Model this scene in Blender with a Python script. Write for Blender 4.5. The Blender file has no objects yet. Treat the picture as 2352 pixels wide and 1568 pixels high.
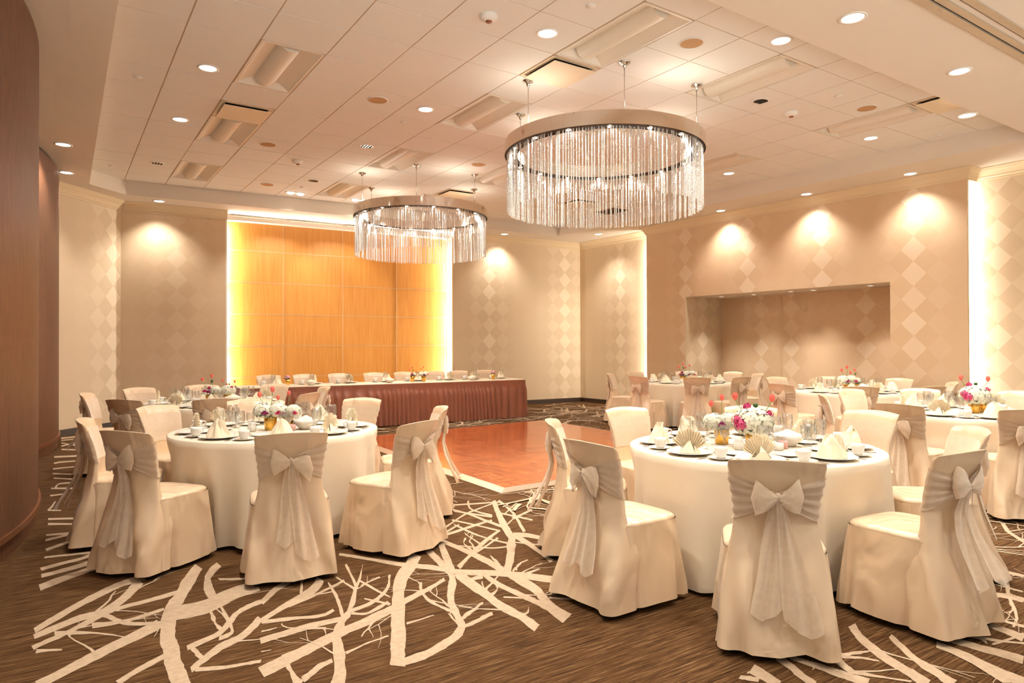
import bpy, math, random
from mathutils import Vector, Matrix, noise
random.seed(7)
C = bpy.context.scene.collection
sc = bpy.context.scene
PI = math.pi
# ------------------------------------------------------------------ camera, world, exposure
cam_d = bpy.data.cameras.new('camera'); cam = bpy.data.objects.new('camera', cam_d); C.objects.link(cam)
cam_d.sensor_width = 36.0; cam_d.lens = 1560.0 / 2352.0 * 36.0
cam_d.clip_start = 0.05; cam_d.clip_end = 100
cam.matrix_world = (Matrix.Translation((0, 0, 1.42)) @ Matrix.Rotation(-math.radians(33.8), 4, 'Z')
                    @ Matrix.Rotation(math.radians(90.35), 4, 'X') @ Matrix.Rotation(math.radians(-0.15), 4, 'Z'))
sc.camera = cam
w = bpy.data.worlds.new('world_fill'); sc.world = w; w.use_nodes = True
# added fill light through the open end: brighter from below to lift the ceiling
wn_ = w.node_tree.nodes; wl_ = w.node_tree.links
wt = wn_.new('ShaderNodeTexCoord'); wsx = wn_.new('ShaderNodeSeparateXYZ'); wl_.new(wt.outputs['Generated'], wsx.inputs[0])
wmr = wn_.new('ShaderNodeMapRange'); wl_.new(wsx.outputs[2], wmr.inputs[0])
wmr.inputs[1].default_value = -0.35; wmr.inputs[2].default_value = 0.05; wmr.inputs[3].default_value = 2.6; wmr.inputs[4].default_value = 0.36
wn_['Background'].inputs[0].default_value = (1.0, 0.98, 0.92, 1)
wl_.new(wmr.outputs[0], wn_['Background'].inputs[1])
sc.view_settings.view_transform = 'Standard'; sc.view_settings.look = 'None'
sc.view_settings.exposure = 0.0; sc.view_settings.gamma = 1.0; sc.view_settings.use_curve_mapping = False
cy = sc.cycles
cy.max_bounces = 5; cy.diffuse_bounces = 3; cy.glossy_bounces = 2; cy.transmission_bounces = 3; cy.transparent_max_bounces = 10
cy.use_adaptive_sampling = True; cy.adaptive_threshold = 0.12; cy.adaptive_min_samples = 12
cy.caustics_reflective = False; cy.caustics_refractive = False; cy.sample_clamp_indirect = 4.0
cy.use_denoising = True
LK = 1.95            # one dial for all lamps
WARM = (1.0, 0.975, 0.90)
COVE = (1.0, 0.93, 0.80)

# ------------------------------------------------------------------ materials
def srgb(r, g, b):
    f = lambda c: (c / 255.0) / 12.92 if c / 255.0 <= 0.04045 else ((c / 255.0 + 0.055) / 1.055) ** 2.4
    return (f(r), f(g), f(b), 1.0)
def mat(name, col, rough=0.6, metal=0.0, noise_amt=0.06, noise_scale=40.0, bump=0.0, bump_scale=200.0, sheen=0.0, spec=0.5, wrinkle=0.0, emit=None, es=0.0, stretch=None):
    m = bpy.data.materials.new(name); m.use_nodes = True
    nt = m.node_tree; N = nt.nodes; L = nt.links; P = N['Principled BSDF']
    P.inputs['Roughness'].default_value = rough; P.inputs['Metallic'].default_value = metal
    P.inputs['Specular IOR Level'].default_value = spec
    if sheen: P.inputs['Sheen Weight'].default_value = sheen; P.inputs['Sheen Roughness'].default_value = 0.4
    tc = N.new('ShaderNodeTexCoord'); nz = N.new('ShaderNodeTexNoise'); nz.inputs['Scale'].default_value = noise_scale; nz.inputs['Detail'].default_value = 3
    mp = N.new('ShaderNodeMapping'); L.new(tc.outputs['Object'], mp.inputs[0]); L.new(mp.outputs[0], nz.inputs['Vector'])
    if stretch: mp.inputs['Scale'].default_value = stretch
    mx = N.new('ShaderNodeMixRGB'); mx.inputs[1].default_value = [c * (1 - noise_amt) for c in col[:3]] + [1]
    mx.inputs[2].default_value = [min(1, c * (1 + noise_amt)) for c in col[:3]] + [1]
    L.new(nz.outputs['Fac'], mx.inputs[0]); L.new(mx.outputs[0], P.inputs['Base Color'])
    if bump:
        n2 = N.new('ShaderNodeTexNoise'); n2.inputs['Scale'].default_value = bump_scale; L.new(mp.outputs[0], n2.inputs['Vector'])
        b = N.new('ShaderNodeBump'); b.inputs['Strength'].default_value = bump; b.inputs['Distance'].default_value = 0.002
        L.new(n2.outputs['Fac'], b.inputs['Height']); L.new(b.outputs[0], P.inputs['Normal'])
    if wrinkle:
        m3 = N.new('ShaderNodeMapping'); m3.inputs['Scale'].default_value = (1.0, 1.0, 0.45); L.new(tc.outputs['Object'], m3.inputs[0])
        n3 = N.new('ShaderNodeTexNoise'); n3.inputs['Scale'].default_value = 4.5; n3.inputs['Detail'].default_value = 1.5; n3.inputs['Distortion'].default_value = 1.3; L.new(m3.outputs[0], n3.inputs['Vector'])
        b3 = N.new('ShaderNodeBump'); b3.inputs['Strength'].default_value = 1.0; b3.inputs['Distance'].default_value = wrinkle; L.new(n3.outputs['Fac'], b3.inputs['Height'])
        if bump: L.new(b.outputs[0], b3.inputs['Normal'])
        L.new(b3.outputs[0], P.inputs['Normal'])
    if emit: P.inputs['Emission Color'].default_value = (*emit, 1); P.inputs['Emission Strength'].default_value = es
    return m
M = {}
M['satin'] = mat('cream_satin', srgb(231, 201, 166), 0.28, noise_amt=0.02, noise_scale=6, sheen=0.1, bump=0.05, bump_scale=90, wrinkle=0.03, spec=0.7)
M['cloth'] = mat('white_linen', srgb(236, 220, 196), 0.55, noise_amt=0.015, bump=0.1, bump_scale=400)
M['napkin'] = mat('ivory_linen', srgb(250, 233, 203), 0.8, noise_amt=0.02, bump=0.1, bump_scale=500)
M['china'] = mat('white_china', srgb(246, 240, 230), 0.18, noise_amt=0.01)
M['silver'] = mat('silver_metal', srgb(205, 200, 192), 0.18, metal=1.0, noise_amt=0.02)
M['chrome'] = mat('chrome', srgb(240, 234, 226), 0.10, metal=1.0, noise_amt=0.01)
M['gold'] = mat('brushed_gold', srgb(240, 190, 95), 0.22, metal=1.0, noise_amt=0.08, noise_scale=60)
M['black'] = mat('black_plastic', srgb(24, 20, 17), 0.5)
M['ceil'] = mat('ceiling_tile', srgb(240, 234, 225), 0.9, noise_amt=0.02, noise_scale=1.3, bump=0.15, bump_scale=300)
M['tbar'] = mat('ceiling_bar', srgb(205, 175, 142), 0.7, noise_amt=0.02)
M['plaster'] = mat('painted_plaster', srgb(234, 221, 204), 0.85, noise_amt=0.015, noise_scale=2)
M['cornice'] = mat('cornice_paint', srgb(230, 206, 168), 0.6, noise_amt=0.01)
M['troffer'] = mat('troffer_white', srgb(234, 222, 204), 0.45, noise_amt=0.01)
M['base'] = mat('dark_baseboard', srgb(58, 38, 24), 0.45)
M['spk'] = mat('speaker_grille', srgb(196, 152, 104), 0.8, bump=0.4, bump_scale=600)
M['white'] = mat('white_enamel', srgb(240, 232, 220), 0.4, noise_amt=0.01)
M['dark'] = mat('dark_slot', srgb(36, 24, 16), 0.8)
M['vent'] = mat('vent_panel', srgb(238, 218, 188), 0.5, noise_amt=0.01)
M['skirt'] = mat('mauve_satin_skirt', srgb(150, 90, 68), 0.28, noise_amt=0.04, noise_scale=8, sheen=0.2)
M['hydrangea'] = mat('hydrangea_petal', srgb(250, 244, 222), 0.7, noise_amt=0.04, noise_scale=30)
M['pink'] = mat('pink_petal', srgb(216, 62, 116), 0.6, noise_amt=0.25, noise_scale=70)
M['purple'] = mat('purple_petal', srgb(170, 62, 122), 0.6, noise_amt=0.25, noise_scale=70)
M['coral'] = mat('coral_petal', srgb(250, 112, 96), 0.6, noise_amt=0.12, noise_scale=40)
M['leaf'] = mat('green_leaf', srgb(52, 92, 30), 0.5, noise_amt=0.2, noise_scale=30)
M['stem'] = mat('green_stem', srgb(120, 150, 70), 0.5)
M['trim_copper'] = mat('copper_trim', srgb(150, 96, 62), 0.35, metal=0.5)
M['edge'] = mat('aluminium_edging', srgb(228, 212, 190), 0.3, metal=0.75, noise_amt=0.05, noise_scale=12)
M['track'] = mat('track_metal', srgb(196, 176, 150), 0.4, metal=0.3)
M['candle'] = mat('rose_tealight_glass', srgb(210, 160, 150), 0.2, noise_amt=0.1)
M['wax'] = mat('creamer_china', srgb(250, 245, 236), 0.25)

def emission(name, col, s):
    m = bpy.data.materials.new(name); m.use_nodes = True; N = m.node_tree.nodes; N.clear()
    e = N.new('ShaderNodeEmission'); e.inputs[0].default_value = (*col, 1); e.inputs[1].default_value = s
    o = N.new('ShaderNodeOutputMaterial'); m.node_tree.links.new(e.outputs[0], o.inputs[0]); return m
M['lamp_on'] = emission('lamp_lens', (1.0, 0.93, 0.82), 6.0)
M['lamp_bulb'] = emission('lamp_bulb', (1.0, 0.95, 0.85), 14.0)

def sheer(name, col, fac):
    m = bpy.data.materials.new(name); m.use_nodes = True; nt = m.node_tree; N = nt.nodes; L = nt.links
    P = N['Principled BSDF']; P.inputs['Base Color'].default_value = col; P.inputs['Roughness'].default_value = 0.35
    P.inputs['Sheen Weight'].default_value = 0.5
    tr = N.new('ShaderNodeBsdfTransparent'); tr.inputs[0].default_value = (1, 0.97, 0.93, 1)
    wv = N.new('ShaderNodeTexNoise'); wv.inputs['Scale'].default_value = 35
    tc = N.new('ShaderNodeTexCoord'); L.new(tc.outputs['Object'], wv.inputs['Vector'])
    lw = N.new('ShaderNodeLayerWeight'); lw.inputs[0].default_value = 0.35
    mr = N.new('ShaderNodeMapRange'); L.new(lw.outputs['Facing'], mr.inputs[0]); mr.inputs[3].default_value = fac; mr.inputs[4].default_value = 1.0
    ad = N.new('ShaderNodeMath'); ad.operation = 'MULTIPLY_ADD'; L.new(wv.outputs['Fac'], ad.inputs[0]); ad.inputs[1].default_value = 0.16; L.new(mr.outputs[0], ad.inputs[2]); ad.use_clamp = True
    mx = N.new('ShaderNodeMixShader'); L.new(ad.outputs[0], mx.inputs[0]); L.new(tr.outputs[0], mx.inputs[1]); L.new(P.outputs[0], mx.inputs[2])
    L.new(mx.outputs[0], N['Material Output'].inputs[0]); return m
M['organza'] = sheer('peach_organza', srgb(246, 224, 198), 0.40)
M['organza_thick'] = sheer('peach_organza_doubled', srgb(242, 216, 186), 0.62)

def glass(name, col, amt):
    m = bpy.data.materials.new(name); m.use_nodes = True; nt = m.node_tree; N = nt.nodes; L = nt.links; N.remove(N['Principled BSDF'])
    tr = N.new('ShaderNodeBsdfTransparent'); tr.inputs[0].default_value = (*col, 1)
    gl = N.new('ShaderNodeBsdfGlossy'); gl.inputs['Roughness'].default_value = 0.04
    lw = N.new('ShaderNodeLayerWeight'); lw.inputs[0].default_value = 0.3
    mr = N.new('ShaderNodeMapRange'); L.new(lw.outputs['Facing'], mr.inputs[0]); mr.inputs[3].default_value = amt; mr.inputs[4].default_value = 0.75
    mx = N.new('ShaderNodeMixShader'); L.new(mr.outputs[0], mx.inputs[0]); L.new(tr.outputs[0], mx.inputs[1]); L.new(gl.outputs[0], mx.inputs[2])
    L.new(mx.outputs[0], N['Material Output'].inputs[0]); return m
M['glass'] = glass('clear_glass', (0.97, 0.97, 0.96), 0.06)
def crystal():
    m = bpy.data.materials.new('crystal_bead_chain'); m.use_nodes = True; nt = m.node_tree; N = nt.nodes; L = nt.links; N.remove(N['Principled BSDF'])
    df = N.new('ShaderNodeBsdfDiffuse'); df.inputs[0].default_value = (0.96, 0.93, 0.88, 1)
    tl = N.new('ShaderNodeBsdfTranslucent'); tl.inputs[0].default_value = (0.96, 0.93, 0.88, 1)
    gl = N.new('ShaderNodeBsdfGlossy'); gl.inputs['Roughness'].default_value = 0.12
    a = N.new('ShaderNodeMixShader'); a.inputs[0].default_value = 0.45; L.new(df.outputs[0], a.inputs[1]); L.new(tl.outputs[0], a.inputs[2])
    b = N.new('ShaderNodeMixShader'); b.inputs[0].default_value = 0.2; L.new(a.outputs[0], b.inputs[1]); L.new(gl.outputs[0], b.inputs[2])
    L.new(b.outputs[0], N['Material Output'].inputs[0]); return m
M['crystal'] = crystal()

def math_n(nt, op, a, b=None, clamp=False):
    n = nt.nodes.new('ShaderNodeMath'); n.operation = op; n.use_clamp = clamp
    for i, v in enumerate((a, b)):
        if v is None: continue
        if isinstance(v, (int, float)): n.inputs[i].default_value = v
        else: nt.links.new(v, n.inputs[i])
    return n.outputs[0]
def wallpaper(name, base, light, period, offset, w=0.36, h=0.40, strength=0.8, zoff=0.0):
    """harlequin wallpaper: diamonds in random tones, stronger in repeating vertical bands (printed pattern)"""
    m = bpy.data.materials.new(name); m.use_nodes = True; nt = m.node_tree; N = nt.nodes; L = nt.links; P = N['Principled BSDF']
    uv = N.new('ShaderNodeUVMap'); sp = N.new('ShaderNodeSeparateXYZ'); L.new(uv.outputs[0], sp.inputs[0])
    s = math_n(nt, 'ADD', sp.outputs[0], -offset); z = math_n(nt, 'ADD', sp.outputs[1], zoff)
    a = math_n(nt, 'DIVIDE', s, w); b = math_n(nt, 'DIVIDE', z, h)
    u = math_n(nt, 'FLOOR', math_n(nt, 'ADD', math_n(nt, 'ADD', a, b), 0.5)); v = math_n(nt, 'FLOOR', math_n(nt, 'ADD', math_n(nt, 'SUBTRACT', a, b), 0.5))
    par = math_n(nt, 'PINGPONG', math_n(nt, 'ADD', u, v), 1.0)     # 0 / 1 alternate
    cb = N.new('ShaderNodeCombineXYZ'); L.new(u, cb.inputs[0]); L.new(v, cb.inputs[1])
    wn = N.new('ShaderNodeTexWhiteNoise'); wn.noise_dimensions = '2D'; L.new(cb.outputs[0], wn.inputs['Vector'])
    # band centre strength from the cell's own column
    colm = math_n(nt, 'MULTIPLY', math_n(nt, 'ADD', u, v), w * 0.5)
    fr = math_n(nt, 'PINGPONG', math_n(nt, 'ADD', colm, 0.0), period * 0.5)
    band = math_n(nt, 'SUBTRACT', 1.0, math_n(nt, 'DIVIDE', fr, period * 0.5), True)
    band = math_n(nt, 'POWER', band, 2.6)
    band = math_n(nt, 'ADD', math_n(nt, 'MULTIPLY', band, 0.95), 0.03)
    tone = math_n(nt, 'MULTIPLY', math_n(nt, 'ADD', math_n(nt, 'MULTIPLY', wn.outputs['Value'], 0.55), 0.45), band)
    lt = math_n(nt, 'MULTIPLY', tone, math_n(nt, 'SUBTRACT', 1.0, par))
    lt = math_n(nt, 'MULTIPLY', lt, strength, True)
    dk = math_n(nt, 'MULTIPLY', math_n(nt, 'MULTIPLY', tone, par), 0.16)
    mx = N.new('ShaderNodeMixRGB'); mx.inputs[1].default_value = base; mx.inputs[2].default_value = light; L.new(lt, mx.inputs[0])
    m2 = N.new('ShaderNodeMixRGB'); m2.blend_type = 'MULTIPLY'; m2.inputs[2].default_value = (0.66, 0.58, 0.50, 1); L.new(mx.outputs[0], m2.inputs[1]); L.new(dk, m2.inputs[0])
    L.new(m2.outputs[0], P.inputs['Base Color']); P.inputs['Roughness'].default_value = 0.55
    return m
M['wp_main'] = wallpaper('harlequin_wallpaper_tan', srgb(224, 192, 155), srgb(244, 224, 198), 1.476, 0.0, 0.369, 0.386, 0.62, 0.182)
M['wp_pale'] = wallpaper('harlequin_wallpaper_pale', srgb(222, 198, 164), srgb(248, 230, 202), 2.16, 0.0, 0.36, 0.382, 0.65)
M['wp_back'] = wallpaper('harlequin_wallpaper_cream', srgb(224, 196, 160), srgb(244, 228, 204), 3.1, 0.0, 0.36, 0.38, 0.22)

def wood(name, c1, c2, scale=(1, 1, 1), rough=0.35, nscale=6.0, coat=0.0, horizontal=False):
    m = bpy.data.materials.new(name); m.use_nodes = True; nt = m.node_tree; N = nt.nodes; L = nt.links; P = N['Principled BSDF']
    tc = N.new('ShaderNodeTexCoord'); mp = N.new('ShaderNodeMapping'); mp.inputs['Scale'].default_value = scale; L.new(tc.outputs['Object'], mp.inputs[0])
    nz = N.new('ShaderNodeTexNoise'); nz.inputs['Scale'].default_value = nscale; nz.inputs['Detail'].default_value = 5; nz.inputs['Roughness'].default_value = 0.65; L.new(mp.outputs[0], nz.inputs['Vector'])
    cr = N.new('ShaderNodeValToRGB'); cr.color_ramp.elements[0].position = 0.3; cr.color_ramp.elements[1].position = 0.7
    cr.color_ramp.elements[0].color = c1; cr.color_ramp.elements[1].color = c2; L.new(nz.outputs['Fac'], cr.inputs[0]); L.new(cr.outputs[0], P.inputs['Base Color'])
    P.inputs['Roughness'].default_value = rough; P.inputs['Coat Weight'].default_value = coat; P.inputs['Coat Roughness'].default_value = 0.08
    return m
M['maple'] = wood('amber_maple_veneer', srgb(214, 142, 60), srgb(230, 164, 80), (14, 14, 0.5), 0.4, 3.0)
M['seam'] = mat('veneer_reveal', srgb(222, 178, 128), 0.35, metal=0.3)
M['walnut'] = wood('dark_walnut_veneer', srgb(94, 58, 36), srgb(126, 82, 54), (9, 9, 0.9), 0.5, 5.0, 0.0)
def parquet():
    m = bpy.data.materials.new('cherry_parquet'); m.use_nodes = True; nt = m.node_tree; N = nt.nodes; L = nt.links; P = N['Principled BSDF']
    tc = N.new('ShaderNodeTexCoord')
    sp = N.new('ShaderNodeSeparateXYZ'); L.new(tc.outputs['Object'], sp.inputs[0])
    cell = 0.23
    cx = math_n(nt, 'FLOOR', math_n(nt, 'DIVIDE', sp.outputs[0], cell)); cyy = math_n(nt, 'FLOOR', math_n(nt, 'DIVIDE', sp.outputs[1], cell))
    par = math_n(nt, 'PINGPONG', math_n(nt, 'ADD', cx, cyy), 1.0)
    sl = N.new('ShaderNodeMix'); sl.data_type = 'FLOAT'; L.new(par, sl.inputs[0]); L.new(sp.outputs[0], sl.inputs[2]); L.new(sp.outputs[1], sl.inputs[3])
    strip = math_n(nt, 'FLOOR', math_n(nt, 'DIVIDE', sl.outputs[0], cell / 5))
    cb = N.new('ShaderNodeCombineXYZ'); L.new(cx, cb.inputs[0]); L.new(cyy, cb.inputs[1]); L.new(strip, cb.inputs[2])
    wn = N.new('ShaderNodeTexWhiteNoise'); wn.noise_dimensions = '3D'; L.new(cb.outputs[0], wn.inputs['Vector'])
    cr = N.new('ShaderNodeValToRGB'); cr.color_ramp.elements[0].color = srgb(158, 68, 28); cr.color_ramp.elements[1].color = srgb(202, 106, 52)
    L.new(wn.outputs['Value'], cr.inputs[0]); L.new(cr.outputs[0], P.inputs['Base Color'])
    P.inputs['Roughness'].default_value = 0.22; P.inputs['Coat Weight'].default_value = 0.4; P.inputs['Coat Roughness'].default_value = 0.12
    nz = N.new('ShaderNodeTexNoise'); nz.inputs['Scale'].default_value = 9; L.new(tc.outputs['Object'], nz.inputs['Vector'])
    b = N.new('ShaderNodeBump'); b.inputs['Strength'].default_value = 0.05; b.inputs['Distance'].default_value = 0.002; L.new(nz.outputs['Fac'], b.inputs['Height']); L.new(b.outputs[0], P.inputs['Normal'])
    return m
M['parquet'] = parquet()
def carpet(name, cols, streak):
    m = bpy.data.materials.new(name); m.use_nodes = True; nt = m.node_tree; N = nt.nodes; L = nt.links; P = N['Principled BSDF']
    tc = N.new('ShaderNodeTexCoord'); mp = N.new('ShaderNodeMapping'); mp.inputs['Scale'].default_value = streak; L.new(tc.outputs['Object'], mp.inputs[0])
    nz = N.new('ShaderNodeTexNoise'); nz.inputs['Scale'].default_value = 1.0; nz.inputs['Detail'].default_value = 6; nz.inputs['Roughness'].default_value = 0.75; L.new(mp.outputs[0], nz.inputs['Vector'])
    cr = N.new('ShaderNodeValToRGB'); el = cr.color_ramp.elements
    el[0].position = 0.36; el[0].color = cols[0]; el[1].position = 0.66; el[1].color = cols[-1]
    for k, c in enumerate(cols[1:-1]):
        e = el.new(0.36 + 0.30 * (k + 1) / (len(cols) - 1)); e.color = c
    L.new(nz.outputs['Fac'], cr.inputs[0]); L.new(cr.outputs[0], P.inputs['Base Color']); P.inputs['Roughness'].default_value = 0.95; P.inputs['Specular IOR Level'].default_value = 0.1
    n2 = N.new('ShaderNodeTexNoise'); n2.inputs['Scale'].default_value = 260; L.new(tc.outputs['Object'], n2.inputs['Vector'])
    b = N.new('ShaderNodeBump'); b.inputs['Strength'].default_value = 0.35; b.inputs['Distance'].default_value = 0.004; L.new(n2.outputs['Fac'], b.inputs['Height']); L.new(b.outputs[0], P.inputs['Normal'])
    return m
M['carpet'] = carpet('brown_streaked_carpet', [srgb(48, 30, 16), srgb(84, 56, 32), srgb(104, 74, 45), srgb(146, 112, 76)], (4.0, 85.0, 1.0))
M['carpet_art'] = carpet('ivory_branch_carpet', [srgb(184, 158, 132), srgb(204, 178, 150)], (30, 30, 1))

# ------------------------------------------------------------------ mesh helpers
class MB:
    def __init__(s): s.v = []; s.f = []; s.mi = []; s.uv = None
    def add(s, vs, fs, mi=0):
        o = len(s.v); s.v += [tuple(p) for p in vs]; s.f += [tuple(o + i for i in f) for f in fs]; s.mi += [mi] * len(fs); return s
    def box(s, x0, y0, z0, x1, y1, z1, mi=0):
        vs = [(x0, y0, z0), (x1, y0, z0), (x1, y1, z0), (x0, y1, z0), (x0, y0, z1), (x1, y0, z1), (x1, y1, z1), (x0, y1, z1)]
        return s.add(vs, [(0, 3, 2, 1), (4, 5, 6, 7), (0, 1, 5, 4), (1, 2, 6, 5), (2, 3, 7, 6), (3, 0, 4, 7)], mi)
    def grid(s, rows, closed=False, mi=0, cap0=False, cap1=False):
        n = len(rows[0]); vs = [p for r in rows for p in r]; fs = []
        for i in range(len(rows) - 1):
            for j in range(n if closed else n - 1):
                k = (j + 1) % n; fs.append((i * n + j, i * n + k, (i + 1) * n + k, (i + 1) * n + j))
        if cap0: fs.append(tuple(reversed(range(n))))
        if cap1: fs.append(tuple((len(rows) - 1) * n + j for j in range(n)))
        return s.add(vs, fs, mi)
    def lathe(s, prof, n=24, c=(0, 0, 0), mi=0, cap0=False, cap1=False, rfun=None):
        rows = []
        for r, z in prof:
            rows.append([(c[0] + (r * (rfun(2 * PI * j / n, z) if rfun else 1)) * math.cos(2 * PI * j / n), c[1] + (r * (rfun(2 * PI * j / n, z) if rfun else 1)) * math.sin(2 * PI * j / n), c[2] + z) for j in range(n)])
        return s.grid(rows, True, mi, cap0, cap1)
    def tube(s, pts, r, n=8, mi=0):
        rows = []
        pts = [Vector(p) for p in pts]
        for i, p in enumerate(pts):
            t = (pts[min(i + 1, len(pts) - 1)] - pts[max(i - 1, 0)]).normalized()
            a = t.orthogonal().normalized() if abs(t.z) < 0.99 else Vector((1, 0, 0)); b = t.cross(a)
            rr = r[i] if isinstance(r, (list, tuple)) else r
            rows.append([tuple(p + (a * math.cos(2 * PI * j / n) + b * math.sin(2 * PI * j / n)) * rr) for j in range(n)])
        return s.grid(rows, True, mi, True, True)
    def ball(s, c, rx, ry, rz, n=10, m=7, mi=0):
        rows = []
        for i in range(m + 1):
            th = PI * i / m; q = max(math.sin(th), 0.02)
            rows.append([(c[0] + rx * q * math.cos(2 * PI * j / n), c[1] + ry * q * math.sin(2 * PI * j / n), c[2] - rz * math.cos(th)) for j in range(n)])
        return s.grid(rows, True, mi, True, True)
    def build(s, name, mats, parent=None, smooth=True, solid=0.0, uv=None):
        me = bpy.data.meshes.new(name); me.from_pydata(s.v, [], s.f)
        for m in (mats if isinstance(mats, (list, tuple)) else [mats]): me.materials.append(m)
        me.polygons.foreach_set('material_index', s.mi)
        if smooth: me.polygons.foreach_set('use_smooth', [True] * len(s.f))
        if uv:
            lay = me.uv_layers.new(name='UVMap')
            for lp in me.loops: lay.data[lp.index].uv = uv(s.v[lp.vertex_index])
        me.update(); o = bpy.data.objects.new(name, me); C.objects.link(o)
        if parent: o.parent = parent
        if solid:
            md = o.modifiers.new('solid', 'SOLIDIFY'); md.thickness = solid; md.offset = 0
        if smooth is True:
            pass
        return o
def autosmooth(o, ang=35):
    me = o.data
    try: me.set_sharp_from_angle(angle=math.radians(ang))
    except Exception: pass
    return o
def tag(o, label, cat, group=None, kind=None):
    if label: o['label'] = label
    if cat: o['category'] = cat
    if group: o['group'] = group
    if kind: o['kind'] = kind
    return o
def empty(name, loc=(0, 0, 0), rz=0.0):
    o = bpy.data.objects.new(name, None); C.objects.link(o); o.location = loc; o.rotation_euler = (0, 0, rz); o.empty_display_size = 0.1; return o
KIDS = {}
def copy_tree(o, parent=None):
    c = o.copy(); C.objects.link(c); c.parent = parent
    for ch in list(o.children): copy_tree(ch, c)
    return c
def struct(o): o['kind'] = 'structure'; return o
def cr_spline(P, n):
    Q = [tuple(2 * a - b for a, b in zip(P[0], P[1]))] + list(P) + [tuple(2 * a - b for a, b in zip(P[-1], P[-2]))]; R = []
    for i in range(1, len(Q) - 2):
        for k in range(n):
            t = k / n; R.append(tuple(.5 * (2 * b + (-a + c) * t + (2 * a - 5 * b + 4 * c - d) * t * t + (-a + 3 * b - 3 * c + d) * t ** 3) for a, b, c, d in zip(*Q[i - 1:i + 3])))
    R.append(tuple(P[-1])); return R

# ------------------------------------------------------------------ the room
CZ, SZ = 4.25, 4.01                      # tile ceiling, plaster soffit
GX, GY, GS = 0.9414, 6.4667, 0.6131      # ceiling grid
def W(x): return 13.98 - 0.056 * x       # line of the back wall
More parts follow.
